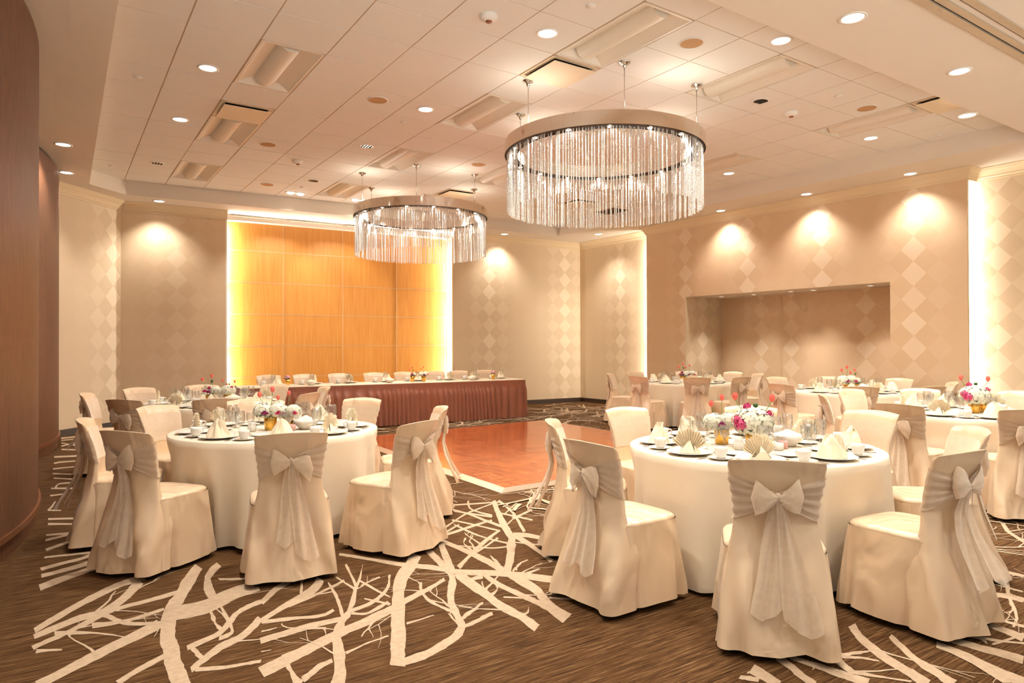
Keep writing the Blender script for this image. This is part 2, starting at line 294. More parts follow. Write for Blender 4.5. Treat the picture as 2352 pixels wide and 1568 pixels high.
# floor: brown streaked carpet with woven ivory branches (one mesh, two yarn colours)
STROKES = """0.75 4.85 0.77 4.71 0.69 4.7 0.72 4.56 0.63 4.55 0.67 4.41 0.59 4.41 0.62 4.27 0.55 4.29 0.58 4.15 0.51 4.2 0.55 4.06 0.48 4.09 0.53 3.98 0.45 3.95 0.51 3.87 0.43 3.8 0.49 3.76 0.41 3.65 0.48 3.64 0.41 3.52 0.48 3.52 0.4 3.4 0.47 3.41 0.4 3.3 0.47 3.31 0.4 3.2 0.47 3.21 0.4 3.1 0.47 3.12;-0.09 4.12 -0.1 4.2 0 4.25 -0.01 4.34 0.1 4.39 0.09 4.48 0.19 4.49 0.18 4.6 0.27 4.58 0.26 4.69 0.32 4.63 0.32 4.74 0.37 4.65 0.37 4.77 0.41 4.67 0.41 4.79 0.45 4.67 0.46 4.79;-0.09 4.04 -0.1 4.11 0.01 4.11 -0 4.2 0.1 4.17 0.1 4.27 0.16 4.17 0.16 4.28 0.21 4.18 0.2 4.29 0.28 4.28 0.27 4.4 0.35 4.41 0.33 4.53 0.39 4.51 0.37 4.64 0.43 4.61 0.41 4.74;-0.09 3.9 -0.1 3.96 -0.05 3.94 -0.05 4 0.01 3.98 -0 4.04 0.07 4.04 0.07 4.1 0.14 4.1 0.13 4.17 0.19 4.16 0.19 4.22 0.24 4.21 0.24 4.27 0.32 4.24 0.32 4.3 0.41 4.26 0.41 4.32 0.49 4.28 0.49 4.35 0.58 4.31 0.58 4.38;-0.01 4.04 -0.01 4.1 0.08 3.99 0.08 4.04 0.16 3.94 0.16 3.97 0.23 3.87 0.23 3.89 0.29 3.8 0.29 3.81;0.2 4.17 0.21 4.24 0.25 4.06 0.26 4.12 0.3 3.97 0.31 4.02 0.38 3.92 0.38 3.97 0.47 3.89 0.47 3.93;0.15 4.03 0.15 4.11 0.23 4.02 0.23 4.08 0.31 4.02 0.31 4.07 0.4 4.05 0.4 4.1 0.48 4.09 0.48 4.13;-0.08 3.85 -0.08 3.9 -0.03 3.84 -0.03 3.87 0.02 3.82 0.02 3.84;-0.06 3.45 -0.08 3.53 0.01 3.5 -0 3.59 0.08 3.56 0.07 3.66 0.16 3.62 0.14 3.72 0.23 3.68 0.22 3.79 0.33 3.75 0.32 3.87 0.44 3.84 0.43 3.97;0.48 3.91 0.49 4.13 0.57 3.9 0.58 4.12 0.66 3.91 0.67 4.12 0.75 3.97 0.75 4.18 0.83 4.04 0.84 4.24 0.9 4.07 0.92 4.27 0.98 4.1 1 4.29;0.87 4.8 0.88 4.69 0.81 4.69 0.82 4.58 0.76 4.55 0.78 4.48 0.72 4.37 0.77 4.37 0.71 4.23 0.76 4.25 0.71 4.15 0.76 4.21 0.71 4.1 0.76 4.17;0.22 3.29 0.21 3.34 0.26 3.34 0.26 3.39 0.31 3.38 0.31 3.44 0.36 3.42 0.36 3.48 0.42 3.46 0.42 3.52;0.51 3.49 0.51 3.55 0.59 3.53 0.59 3.59 0.67 3.58 0.67 3.64 0.74 3.69 0.73 3.75 0.8 3.8 0.8 3.86 0.87 3.86 0.87 3.92 0.94 3.89 0.95 3.96;0.49 3.24 0.49 3.3 0.56 3.32 0.56 3.39 0.64 3.4 0.63 3.47 0.69 3.43 0.69 3.51 0.75 3.47 0.75 3.54 0.82 3.55 0.81 3.62 0.89 3.65 0.88 3.72;0.68 3.94 0.69 3.94 0.67 3.83 0.69 3.84 0.67 3.74 0.68 3.75 0.67 3.67 0.69 3.69 0.68 3.61 0.7 3.64;0.5 3.24 0.51 3.28 0.57 3.21 0.58 3.25 0.64 3.19 0.65 3.22 0.7 3.18 0.71 3.21 0.76 3.17 0.77 3.2;0.52 3.49 0.54 3.52 0.53 3.41 0.55 3.44 0.54 3.34 0.56 3.37;0.74 3.99 0.75 4 0.73 3.76 0.75 3.77 0.72 3.61 0.73 3.59 0.69 3.58 0.69 3.53 0.66 3.57 0.65 3.52;0.82 4.42 0.82 4.47 0.9 4.37 0.91 4.41 0.98 4.35 0.99 4.39 1.05 4.44 1.04 4.48 1.1 4.58 1.09 4.61;-0.08 4.82 -0.09 4.95 0 4.9 -0.01 5.03 0.09 4.98 0.09 5.1 0.19 5.06 0.19 5.17 0.3 5.13 0.3 5.24;-0.08 5.25 -0.09 5.32 0.03 5.31 0.02 5.38 0.13 5.36 0.13 5.43 0.18 5.4 0.18 5.48 0.23 5.44 0.22 5.52;-0.08 5.09 -0.08 5.17 0.03 5.13 0.03 5.22 0.13 5.18 0.13 5.28 0.22 5.25 0.21 5.35 0.29 5.33 0.28 5.44;-0.07 5.54 -0.07 5.59 0.01 5.53 0.01 5.58 0.1 5.51 0.1 5.56 0.18 5.49 0.18 5.55 0.27 5.47 0.27 5.53;-0.06 5.73 -0.07 5.8 0.02 5.82 0.01 5.89 0.11 5.9 0.1 5.97 0.2 5.93 0.2 6 0.3 5.94 0.31 6.01;-0.07 6.02 -0.07 6.09 0.05 6.09 0.05 6.16 0.17 6.16 0.17 6.23 0.25 6.2 0.25 6.26 0.31 6.22 0.31 6.29;-0.07 6.19 -0.07 6.25 0.11 6.13 0.11 6.21 0.3 6.07 0.3 6.16;-0.06 6.56 -0.06 6.64 0.13 6.44 0.13 6.5 0.32 6.31 0.33 6.37;-0.06 6.75 -0.06 6.83 0.13 6.65 0.13 6.72 0.32 6.55 0.32 6.61;-0.06 7.11 -0.07 7.16 -0.03 7.3 -0.04 7.35 -0.01 7.5 -0.02 7.55;-0.06 7.12 -0.06 7.18 -0.02 7.09 -0.02 7.15 0.03 7.06 0.03 7.11;-0.05 7.79 -0.06 7.88 0 7.81 -0 7.89 0.06 7.82 0.05 7.89;-0.05 8.2 -0.05 8.28 0.04 8.13 0.04 8.23 0.13 8.07 0.13 8.17;-0.01 8.19 -0.02 8.24 0 8.32 -0.01 8.39 0.02 8.43 0.02 8.51 0.07 8.44 0.07 8.52 0.12 8.42 0.12 8.5;-0.03 8.82 -0.03 8.91 0.06 8.73 0.06 8.81 0.15 8.63 0.15 8.72;-0.04 9.15 -0.04 9.24 0.07 9.04 0.07 9.13 0.17 8.93 0.18 9.03;-0.04 9.48 -0.04 9.6 0.07 9.51 0.07 9.61 0.19 9.53 0.19 9.62;-0.03 9.93 -0.04 10.05 0 9.96 -0 10.09 0.04 9.99 0.04 10.11 0.11 9.99 0.11 10.11 0.19 9.98 0.2 10.1;-0.03 10.49 -0.03 10.65 0.09 10.45 0.09 10.61 0.21 10.41 0.22 10.58;0.05 11.2 0.05 11.36 0.14 11.12 0.14 11.27 0.24 11.04 0.24 11.18;0.05 11.59 0.05 11.74 0.15 11.74 0.15 11.89 0.26 11.89 0.26 12.05;0.05 12.54 0.05 12.77 0.16 12.6 0.16 12.81 0.27 12.67 0.27 12.85;0.05 11.98 0.05 12.11 0.15 11.74 0.15 11.87 0.24 11.5 0.25 11.63;0.05 12.29 0.05 12.41 0.16 12.34 0.16 12.47 0.27 12.39 0.27 12.52;2.03 4.29 2.04 4.15 1.95 4.17 1.96 4.04 1.88 4.07 1.88 3.92 1.79 3.97 1.79 3.82 1.7 3.83 1.73 3.72 1.61 3.65 1.66 3.6 1.53 3.48 1.59 3.44 1.44 3.29 1.5 3.25 1.37 3.12 1.43 3.08 1.32 3.02 1.38 2.98 1.29 2.95 1.34 2.9 1.26 2.88 1.31 2.83 1.23 2.82 1.28 2.77;1.28 2.78 1.3 2.85 1.36 2.78 1.38 2.86 1.43 2.8 1.45 2.87 1.51 2.83 1.53 2.91 1.59 2.87 1.6 2.94 1.65 2.91 1.65 2.98 1.7 2.97 1.68 3.01 1.74 3.04 1.7 3.04 1.76 3.12 1.72 3.1 1.8 3.22 1.75 3.21 1.84 3.33 1.8 3.34 1.9 3.44 1.87 3.47 1.98 3.56 1.94 3.59 2.03 3.67 1.99 3.67 2.08 3.79 2.02 3.75 2.11 3.95 2.04 3.88 2.14 4.09 2.07 4.02 2.16 4.2 2.09 4.13 2.18 4.31 2.11 4.23;1.74 3.07 1.75 3.1 1.81 3.11 1.81 3.15 1.87 3.15 1.88 3.18 1.91 3.18 1.92 3.21 1.95 3.2 1.96 3.23;1.7 2.98 1.72 3.02 1.76 2.99 1.78 3.03 1.82 3.01 1.83 3.05 1.87 3.03 1.88 3.07 1.91 3.04 1.93 3.08;2.04 2.8 1.97 2.75 2.05 2.88 1.98 2.83 2.05 2.98 1.99 2.91 2.05 3.08 1.98 3.01 2.05 3.18 1.98 3.11 2.06 3.28 1.99 3.21 2.08 3.38 2 3.31 2.09 3.49 2 3.4 2.1 3.59 2.01 3.5 2.11 3.69 2.02 3.6 2.13 3.79 2.04 3.7;2.26 2.82 2.15 2.75 2.26 2.9 2.16 2.83 2.27 2.98 2.18 2.92 2.31 3.11 2.23 3.05 2.36 3.25 2.27 3.18 2.37 3.38 2.28 3.3 2.37 3.49 2.29 3.41 2.38 3.6 2.3 3.52 2.38 3.71 2.31 3.63 2.39 3.84 2.32 3.77 2.39 4 2.32 3.93 2.37 4.22 2.32 4.15 2.35 4.49 2.3 4.41;2.6 3.26 2.52 3.17 2.52 3.37 2.44 3.28 2.44 3.48 2.37 3.38 2.38 3.55 2.32 3.46 2.32 3.62 2.26 3.53 2.22 3.7 2.16 3.61 2.12 3.78 2.07 3.7 2.06 3.87 2.02 3.79 2.02 3.95 1.97 3.87 1.95 4.03 1.91 3.95 1.88 4.11 1.84 4.04 1.8 4.23 1.77 4.17 1.72 4.36 1.7 4.3 1.67 4.45 1.64 4.4 1.61 4.54 1.59 4.49;2.18 3.58 2.22 3.63 2.16 3.45 2.21 3.49 2.16 3.31 2.21 3.36 2.17 3.17 2.22 3.22 2.18 3.04 2.23 3.1 2.18 2.94 2.24 3 2.19 2.86 2.25 2.91;2.38 3.57 2.35 3.61 2.49 3.71 2.46 3.76 2.6 3.86 2.57 3.91 2.71 4.01 2.67 4.06 2.82 4.18 2.76 4.18 2.9 4.35 2.81 4.3 2.97 4.51 2.88 4.46 3.08 4.74 3 4.7 3.2 4.99 3.13 4.95 3.28 5.14 3.22 5.12 3.35 5.28 3.3 5.26;2.1 3.8 2.04 3.78 2.17 3.97 2.11 3.95 2.24 4.15 2.18 4.13 2.3 4.31 2.24 4.28 2.36 4.47 2.3 4.43;2.13 3.78 2.14 3.85 2.24 3.89 2.26 3.95 2.36 4 2.38 4.06 2.51 4.13 2.52 4.19 2.64 4.24 2.66 4.3 2.74 4.32 2.76 4.37 2.82 4.38 2.84 4.42;2.4 4.07 2.38 4.05 2.42 4.17 2.39 4.14 2.43 4.25 2.42 4.24 2.47 4.31 2.46 4.32 2.51 4.36 2.51 4.38;2.43 4.09 2.4 4.08 2.47 4.19 2.45 4.18 2.5 4.29 2.49 4.29 2.55 4.34 2.55 4.36 2.59 4.4 2.6 4.42;2.38 4 2.4 4.04 2.54 4.11 2.55 4.14 2.7 4.22 2.71 4.25;1.97 3.7 1.95 3.64 1.88 3.64 1.86 3.59 1.8 3.6 1.78 3.54 1.78 3.59 1.75 3.52 1.75 3.59 1.73 3.51 1.69 3.55 1.67 3.48 1.62 3.52 1.6 3.44 1.56 3.49 1.54 3.4 1.49 3.45 1.47 3.36 1.41 3.42 1.39 3.32 1.33 3.38 1.31 3.28 1.25 3.35 1.23 3.26 1.18 3.33 1.16 3.23 1.12 3.3 1.1 3.2 1.05 3.27 1.04 3.17 0.97 3.23 0.96 3.13 0.89 3.2 0.88 3.09 0.81 3.16 0.81 3.05 0.74 3.13 0.74 3.02;1.81 3.71 1.82 3.7 1.76 3.61 1.78 3.61 1.73 3.51 1.75 3.53 1.71 3.41 1.74 3.44 1.72 3.32 1.74 3.36 1.73 3.25 1.75 3.28 1.74 3.18 1.77 3.22;1 2.76 0.96 2.81 1.04 2.85 1 2.89 1.07 2.95 1.03 2.98 1.1 3.03 1.05 3.04 1.12 3.1 1.07 3.11 1.14 3.18 1.1 3.2 1.16 3.25 1.13 3.29 1.2 3.32 1.18 3.38 1.24 3.4 1.24 3.46 1.28 3.44 1.27 3.5 1.31 3.51 1.3 3.54 1.38 3.63 1.36 3.66 1.45 3.79 1.44 3.82 1.55 3.99 1.54 4 1.65 4.21 1.65 4.22;1.25 3.43 1.23 3.43 1.28 3.55 1.26 3.55 1.31 3.69 1.29 3.68 1.34 3.85 1.32 3.84 1.36 4.02 1.35 4.01;1.47 3.83 1.45 3.82 1.52 4.05 1.5 4.04 1.57 4.29 1.55 4.27;1.46 3.82 1.44 3.79 1.44 3.95 1.43 3.93 1.43 4.09 1.42 4.08;1.49 3.83 1.5 3.86 1.57 3.88 1.57 3.9 1.65 3.92 1.65 3.94;1.3 3.49 1.31 3.54 1.38 3.51 1.39 3.56 1.46 3.55 1.47 3.6 1.54 3.62 1.54 3.66 1.61 3.71 1.61 3.74 1.67 3.82 1.66 3.83 1.72 3.93 1.71 3.94;1.51 3.93 1.53 3.95 1.53 3.74 1.55 3.77 1.56 3.57 1.57 3.6;1.29 3.47 1.31 3.5 1.33 3.43 1.34 3.46 1.37 3.42 1.38 3.45 1.44 3.45 1.45 3.49 1.53 3.51 1.53 3.54;1.43 3.63 1.44 3.65 1.47 3.55 1.49 3.57 1.51 3.47 1.53 3.49;0.81 3.37 0.82 3.44 0.88 3.38 0.89 3.45 0.95 3.39 0.96 3.46 1.01 3.4 1.02 3.47 1.08 3.41 1.09 3.48 1.15 3.41 1.16 3.47 1.22 3.41 1.24 3.47;0.86 3.19 0.88 3.2 0.84 3.09 0.87 3.1 0.84 3.01 0.86 3.02 0.83 2.93 0.86 2.95 0.83 2.86 0.87 2.89;0.87 2.88 0.87 2.93 0.92 2.92 0.92 2.97 0.97 2.96 0.97 3.01 1 2.98 1.01 3.02 1.03 2.99 1.04 3.03;1.11 3.03 1.11 3.06 1.17 3.06 1.18 3.08 1.23 3.08 1.24 3.1 1.29 3.09 1.3 3.11 1.35 3.1 1.35 3.12;1.48 3.18 1.49 3.21 1.56 3.19 1.57 3.21 1.65 3.21 1.65 3.22;0.88 3.62 0.88 3.68 0.96 3.69 0.97 3.76 1.05 3.76 1.06 3.84 1.15 3.82 1.16 3.92 1.24 3.89 1.24 4 1.3 3.97 1.29 4.07 1.34 4.05 1.33 4.15;0.87 3.61 0.88 3.65 0.96 3.58 0.97 3.63 1.04 3.56 1.05 3.6 1.1 3.53 1.11 3.57 1.15 3.52 1.16 3.56 1.19 3.53 1.2 3.57 1.24 3.56 1.24 3.6;1.05 3.75 1.06 3.79 1.16 3.8 1.16 3.84 1.26 3.86 1.26 3.89 1.35 3.91 1.36 3.95 1.44 3.97 1.45 4.01;0.94 3.87 0.94 3.94 1 3.95 1 4.02 1.06 4.03 1.06 4.11 1.11 4.08 1.12 4.16 1.16 4.12 1.17 4.21;2.81 4.19 2.88 4.29 2.85 4.16 2.92 4.26 2.89 4.12 2.96 4.21 2.94 4.01 3 4.09 2.98 3.88 3.04 3.95;2.8 4.16 2.87 4.23 2.78 4 2.85 4.06 2.75 3.85 2.81 3.9 2.72 3.7 2.77 3.74 2.68 3.56 2.73 3.59;2.92 4.48 2.88 4.43 2.91 4.75 2.87 4.7 2.9 5 2.87 4.95 2.88 5.12 2.85 5.08 2.86 5.21 2.83 5.16;2.31 4.46 2.34 4.53 2.49 4.52 2.52 4.58 2.66 4.58 2.69 4.64 2.8 4.63 2.82 4.68 2.93 4.67 2.95 4.71;2.41 4.6 2.43 4.65 2.63 4.79 2.65 4.83 2.85 4.96 2.87 5.01 3.05 5.07 3.07 5.11 3.24 5.16 3.26 5.2;3.1 4.61 3.12 4.67 3.25 4.69 3.27 4.74 3.4 4.77 3.43 4.82;2.98 4.27 2.94 4.25 3.11 4.54 3.07 4.51 3.24 4.82 3.2 4.78 3.32 5.05 3.27 5 3.38 5.27 3.33 5.22;2.66 4.86 2.69 4.9 2.74 4.62 2.76 4.66 2.8 4.39 2.83 4.42;2.91 5.31 2.94 5.36 3.11 5.24 3.13 5.29 3.31 5.18 3.33 5.22;2.82 5.11 2.84 5.15 2.9 4.93 2.93 4.97 2.98 4.76 3.01 4.79;3.1 4.85 3.13 4.89 3.15 4.67 3.18 4.71 3.2 4.49 3.23 4.53;3.12 5.4 3.14 5.4 3.03 5.24 3.05 5.24 2.97 5.07 3 5.11 2.98 4.93 3.01 4.97 3 4.79 3.04 4.84;2.72 4.02 2.7 3.99 2.63 4.03 2.62 4 2.54 4.06 2.53 4.03 2.45 4.15 2.43 4.13 2.35 4.27 2.34 4.24;3.52 5.16 3.5 5.12 3.32 4.98 3.3 4.94 3.14 4.82 3.12 4.78;2.61 4.73 2.63 4.77 2.6 4.52 2.63 4.55 2.61 4.33 2.63 4.36 2.65 4.15 2.67 4.19 2.7 3.99 2.73 4.03;2.36 4.5 2.37 4.54 2.5 4.6 2.51 4.64 2.65 4.71 2.66 4.74;2.74 4.06 2.76 4.08 2.8 3.97 2.82 3.99 2.86 3.89 2.88 3.91 2.89 3.84 2.91 3.87 2.92 3.8 2.94 3.83;2.41 3.55 2.41 3.57 2.45 3.6 2.45 3.62 2.49 3.63 2.49 3.66 2.53 3.66 2.54 3.68 2.59 3.68 2.59 3.7;2.41 3.46 2.42 3.49 2.48 3.47 2.49 3.5 2.55 3.49 2.55 3.51;2.38 3.54 2.38 3.56 2.41 3.57 2.41 3.59 2.44 3.61 2.44 3.62;2.04 3.3 2.02 3.3 2.08 3.4 2.07 3.4 2.13 3.51 2.12 3.51;2.03 3.26 2.03 3.28 2.08 3.29 2.08 3.32 2.13 3.34 2.13 3.35 2.16 3.38 2.15 3.39 2.18 3.43 2.17 3.43;2.02 2.95 2.04 2.98 2.04 2.94 2.06 2.97 2.07 2.95 2.07 2.97 2.1 2.98 2.1 2.99 2.13 3.03 2.13 3.03;2.29 3.06 2.31 3.08 2.37 2.99 2.39 3.01 2.46 2.93 2.47 2.94;2.39 3.71 2.35 3.67 2.42 3.81 2.39 3.79 2.44 3.92 2.43 3.9;2.09 3.21 2.1 3.23 2.16 3.15 2.17 3.17 2.22 3.1 2.24 3.11;2.04 3.45 2.01 3.43 2.06 3.56 2.04 3.54 2.08 3.67 2.06 3.65;2.08 3.56 2.1 3.6 2.12 3.55 2.15 3.61 2.16 3.55 2.2 3.62;0.79 3.27 0.79 3.29 0.81 3.27 0.81 3.28 0.83 3.27 0.83 3.28;0.84 3.5 0.85 3.52 0.88 3.5 0.88 3.52 0.92 3.51 0.92 3.52;0.95 3.55 0.96 3.56 0.95 3.51 0.96 3.52 0.98 3.46 0.98 3.48 1.04 3.41 1.05 3.43 1.12 3.36 1.13 3.38;1.22 3.84 1.22 3.86 1.28 3.84 1.28 3.86 1.34 3.84 1.34 3.86;3.31 1.91 3.38 1.91 3.25 1.85 3.32 1.86 3.19 1.79 3.27 1.81 3.13 1.7 3.21 1.72 3.08 1.62 3.16 1.64 3.05 1.55 3.13 1.57 3.03 1.49 3.11 1.51 3 1.44 3.09 1.46 2.98 1.39 3.07 1.41;3.35 1.73 3.4 1.74 3.26 1.63 3.32 1.64 3.19 1.54 3.25 1.55 3.14 1.46 3.22 1.48 3.12 1.41 3.19 1.42 3.09 1.37 3.17 1.38 3.07 1.34 3.16 1.35;3.42 1.55 3.5 1.58 3.41 1.47 3.49 1.5 3.39 1.4 3.48 1.43 3.37 1.35 3.46 1.37 3.35 1.29 3.44 1.31 3.33 1.22 3.43 1.24 3.32 1.15 3.42 1.17;3.53 1.56 3.6 1.58 3.54 1.49 3.62 1.51 3.55 1.41 3.63 1.44 3.56 1.33 3.65 1.36 3.56 1.25 3.66 1.28;3.68 1.58 3.71 1.59 3.68 1.52 3.71 1.53 3.69 1.47 3.73 1.48 3.74 1.4 3.77 1.41 3.8 1.33 3.83 1.34;3.9 1.6 3.94 1.62 3.89 1.53 3.94 1.55 3.87 1.46 3.95 1.48 3.85 1.4 3.94 1.42 3.83 1.35 3.93 1.37;4.02 1.63 4.05 1.64 4.02 1.52 4.05 1.53 4.02 1.41 4.06 1.42;4.25 1.76 4.32 1.79 4.33 1.71 4.41 1.74 4.39 1.65 4.48 1.68 4.41 1.6 4.5 1.63 4.41 1.55 4.5 1.57;4.9 1.85 4.96 1.87 4.89 1.78 4.95 1.8 4.88 1.71 4.95 1.73;4.6 1.76 4.62 1.77 4.59 1.68 4.62 1.69 4.59 1.61 4.62 1.62;3.67 1.41 3.69 1.42 3.79 1.39 3.83 1.4 3.92 1.37 3.96 1.39;3.47 1.48 3.49 1.49 3.43 1.42 3.45 1.42 3.39 1.35 3.42 1.36 3.39 1.27 3.42 1.28 3.4 1.19 3.43 1.2;3.6 1.59 3.62 1.59 3.65 1.54 3.67 1.54 3.69 1.49 3.71 1.5 3.68 1.46 3.71 1.47 3.66 1.43 3.69 1.44;2.69 1.89 2.75 1.91 2.67 1.83 2.73 1.85 2.65 1.78 2.71 1.8 2.62 1.72 2.68 1.74 2.6 1.65 2.66 1.67;2.75 1.86 2.79 1.88 2.76 1.78 2.81 1.8 2.77 1.71 2.83 1.73 2.77 1.65 2.84 1.68 2.78 1.61 2.85 1.63 2.78 1.56 2.86 1.6 2.78 1.53 2.87 1.56;2.93 1.78 3 1.8 2.88 1.71 2.94 1.72 2.85 1.65 2.9 1.66 2.85 1.63 2.89 1.64 2.87 1.6 2.9 1.62 2.92 1.53 2.94 1.54 2.98 1.45 3 1.45;2.93 1.76 2.96 1.78 3.01 1.73 3.03 1.75 3.07 1.71 3.09 1.73 3.11 1.7 3.13 1.71 3.14 1.7 3.15 1.71;2.93 1.75 2.96 1.76 2.98 1.71 3 1.73 3.02 1.68 3.04 1.69 3.04 1.65 3.06 1.66 3.06 1.62 3.07 1.63;2.49 1.88 2.58 1.92 2.48 1.8 2.56 1.84 2.47 1.73 2.54 1.76;2.41 1.87 2.44 1.89 2.43 1.84 2.47 1.86 2.45 1.81 2.49 1.83;2.47 1.88 2.49 1.89 2.52 1.87 2.53 1.88 2.56 1.86 2.57 1.87;2.74 1.74 2.75 1.75 2.77 1.75 2.78 1.76 2.8 1.75 2.8 1.76"""
fl = MB(); fl.add([(-2.5, -1.6, 0), (13.5, -1.6, 0), (13.5, 15, 0), (-2.5, 15, 0)], [(0, 1, 2, 3)], 0)
RZ = [0]
def ribbon(E, z):
    RZ[0] += 1; z = 0.0015 + 4e-6 * RZ[0]
    rows = [[(E[i][0], E[i][1], z), (E[i][2], E[i][3], z)] for i in range(len(E))]
    fl.grid(rows, False, 1)
for k, line in enumerate(STROKES.split(';')):
    q = [float(t) for t in line.split()]; E = [q[i:i + 4] for i in range(0, len(q), 4)]
    R = [[x + random.uniform(-.0028, .0028) for x in e] for e in cr_spline([tuple(e) for e in E], 3)]
    ribbon(R, 0.002 + 0.00001 * k)
def twig(x, y, a, w, ln, depth):
    P = []; n = 6
    for i in range(n):
        P.append((x, y, w)); a += random.uniform(-.22, .22); x += math.cos(a) * ln / n; y += math.sin(a) * ln / n; w *= .80
        if depth and i in (2, 3) and random.random() < .8: twig(x, y, a + random.choice((-1, 1)) * random.uniform(.35, .8), w * .8, ln * random.uniform(.4, .7), depth - 1)
    R = []
    for i, (px, py, pw) in enumerate(P):
        b = P[min(i + 1, n - 1)]; c = P[max(i - 1, 0)]; tx, ty = b[0] - c[0], b[1] - c[1]; l = math.hypot(tx, ty) + 1e-9
        R.append([px - ty / l * pw / 2, py + tx / l * pw / 2, px + ty / l * pw / 2, py - tx / l * pw / 2])
    ribbon(R, 0)
rs0 = random.getstate(); random.seed(77)
for line in STROKES.split(';'):
    q = [float(t) for t in line.split()]; E = [q[i:i + 4] for i in range(0, len(q), 4)]
    if len(E) < 7: continue
    for i in range(3, len(E) - 2, 3):
        if random.random() < .62:
            a_ = E[i]; b_ = E[i + 1]; mx_, my_ = (a_[0] + a_[2]) / 2, (a_[1] + a_[3]) / 2; dx_, dy_ = b_[0] - a_[0], b_[1] - a_[1]
            if mx_ < 0.05: continue
            twig(mx_, my_, math.atan2(dy_, dx_) + random.choice((-1, 1)) * random.uniform(.4, .9), random.uniform(.014, .026), random.uniform(.22, .5), 1)
random.setstate(rs0)
DANCE = [(3.66, 5.60), (7.42, 5.72), (7.55, 10.28), (3.75, 9.95)]
def blocked(x, y):
    if x < 0.14 + 0.02 * y or x > 10.7 or y > 13.2: return True
    if 3.6 < x < 7.6 and 5.45 < y < 10.3: return True
    if y < 3.0 + 0.2 * x and x < 2.0: return True
    if x < 3.2 and y < 4.9 + 0.15 * x: return True
    if x > 1.8 and y < 4.1 and x < 3.3: return True
    return False
def branch(x, y, a, w, ln, depth, z):
    P = []; n = 7
    for i in range(n):
        P.append((x, y, w)); a += random.uniform(-.28, .28); st = ln / n
        x += math.cos(a) * st; y += math.sin(a) * st; w *= 0.88
        if blocked(x, y): break
        if depth and random.random() < 0.5: branch(x, y, a + random.choice((-1, 1)) * random.uniform(.4, 1.0), w * .6, ln * random.uniform(.4, .7), depth - 1, z)
    if len(P) < 3: return
    R = []
    for i, (px, py, pw) in enumerate(P):
        b = P[min(i + 1, len(P) - 1)]; c = P[max(i - 1, 0)]; tx, ty = b[0] - c[0], b[1] - c[1]; l = math.hypot(tx, ty) + 1e-9
        nx, ny = -ty / l * pw / 2, tx / l * pw / 2; R.append([px + nx, py + ny, px - nx, py - ny])
    ribbon(R, z)
rs = random.getstate(); random.seed(21)
seeds = [(random.uniform(0.3, 10.6), random.uniform(0.2, 13.1)) for _ in range(170)]
for k, (x, y) in enumerate(seeds):
    if not blocked(x, y): branch(x, y, random.uniform(0, 2 * PI), random.uniform(.04, .10), random.uniform(.9, 1.8), 2, 0.0035 + 0.000005 * k)
for k in range(26):       # fringe beside the dance floor, towards the viewer and behind it
    branch(random.uniform(3.4, 4.6), random.uniform(4.4, 5.4), random.uniform(0, 2 * PI), .045, .9, 2, 0.0048)
for k in range(60):
    branch(random.uniform(4.2, 10.2), random.uniform(10.4, 12.6), random.uniform(0, 2 * PI), .055, 1.1, 2, 0.0049)
random.setstate(rs)
floor = struct(fl.build('floor', [M['carpet'], M['carpet_art']], smooth=False))

# dance floor
df = empty('dance_floor', (5.6, 7.9, 0.0)); tag(df, 'polished cherry parquet dance floor with metal edging in the middle of the carpet', 'dance floor')
loc = lambda x, y, z: (x - 5.6, y - 7.9, z)
q = MB(); q.add([loc(x, y, 0.022) for x, y in DANCE], [(0, 1, 2, 3)]); q.build('parquet_surface', M['parquet'], df, smooth=False)
cxm, cym = 5.6, 7.9
for i in range(4):
    a, b = DANCE[i], DANCE[(i + 1) % 4]
    def outw(p):
        return (p[0] + (0.12 if p[0] > cxm else -0.12), p[1] + (0.12 if p[1] > cym else -0.12))
    ao, bo = outw(a), outw(b)
    q = MB(); q.add([loc(*a, 0.024), loc(*b, 0.024), loc(*bo, 0.006), loc(*ao, 0.006), loc(*bo, 0.0), loc(*ao, 0.0), loc(*a, 0.0), loc(*b, 0.0)], [(0, 1, 2, 3), (3, 2, 4, 5), (0, 6, 7, 1)])
    q.build('edging', M['edge'], df, smooth=False)

def wall_strip(name, pts, z0, z1, m, s0=0.0, thick=0.0, smooth=False):
    """vertical wall along plan points, UV in metres"""
    q = MB(); me_uv = []
    s = [s0]
    for a, b in zip(pts, pts[1:]): s.append(s[-1] + math.hypot(b[0] - a[0], b[1] - a[1]))
    for i in range(len(pts) - 1):
        a, b = pts[i], pts[i + 1]
        q.add([(a[0], a[1], z0), (b[0], b[1], z0), (b[0], b[1], z1), (a[0], a[1], z1)], [(0, 1, 2, 3)])
        me_uv += [(s[i], z0), (s[i + 1], z0), (s[i + 1], z1), (s[i], z1)]
    me = bpy.data.meshes.new(name); me.from_pydata(q.v, [], q.f); me.materials.append(m)
    lay = me.uv_layers.new(name='UVMap')
    for lp in me.loops: lay.data[lp.index].uv = me_uv[lp.vertex_index]
    o = bpy.data.objects.new(name, me); C.objects.link(o); struct(o); return o
# back wall: diagonal, left section, orange recess, right section
PA, PB, PC = (-1.2, 11.55), (0.94, 13.93), (2.70, 13.83)
PD, PE = (7.46, 13.56), (11.04, 13.37)
wall_strip('wall_diagonal', [PA, PB], 0, SZ, M['wp_pale'], s0=-0.85)
wall_strip('wall_back_left', [PB, PC], 0, SZ, M['wp_back'], s0=-0.9)
wall_strip('wall_back_right', [PD, PE], 0, SZ, M['wp_pale'], s0=-.95)
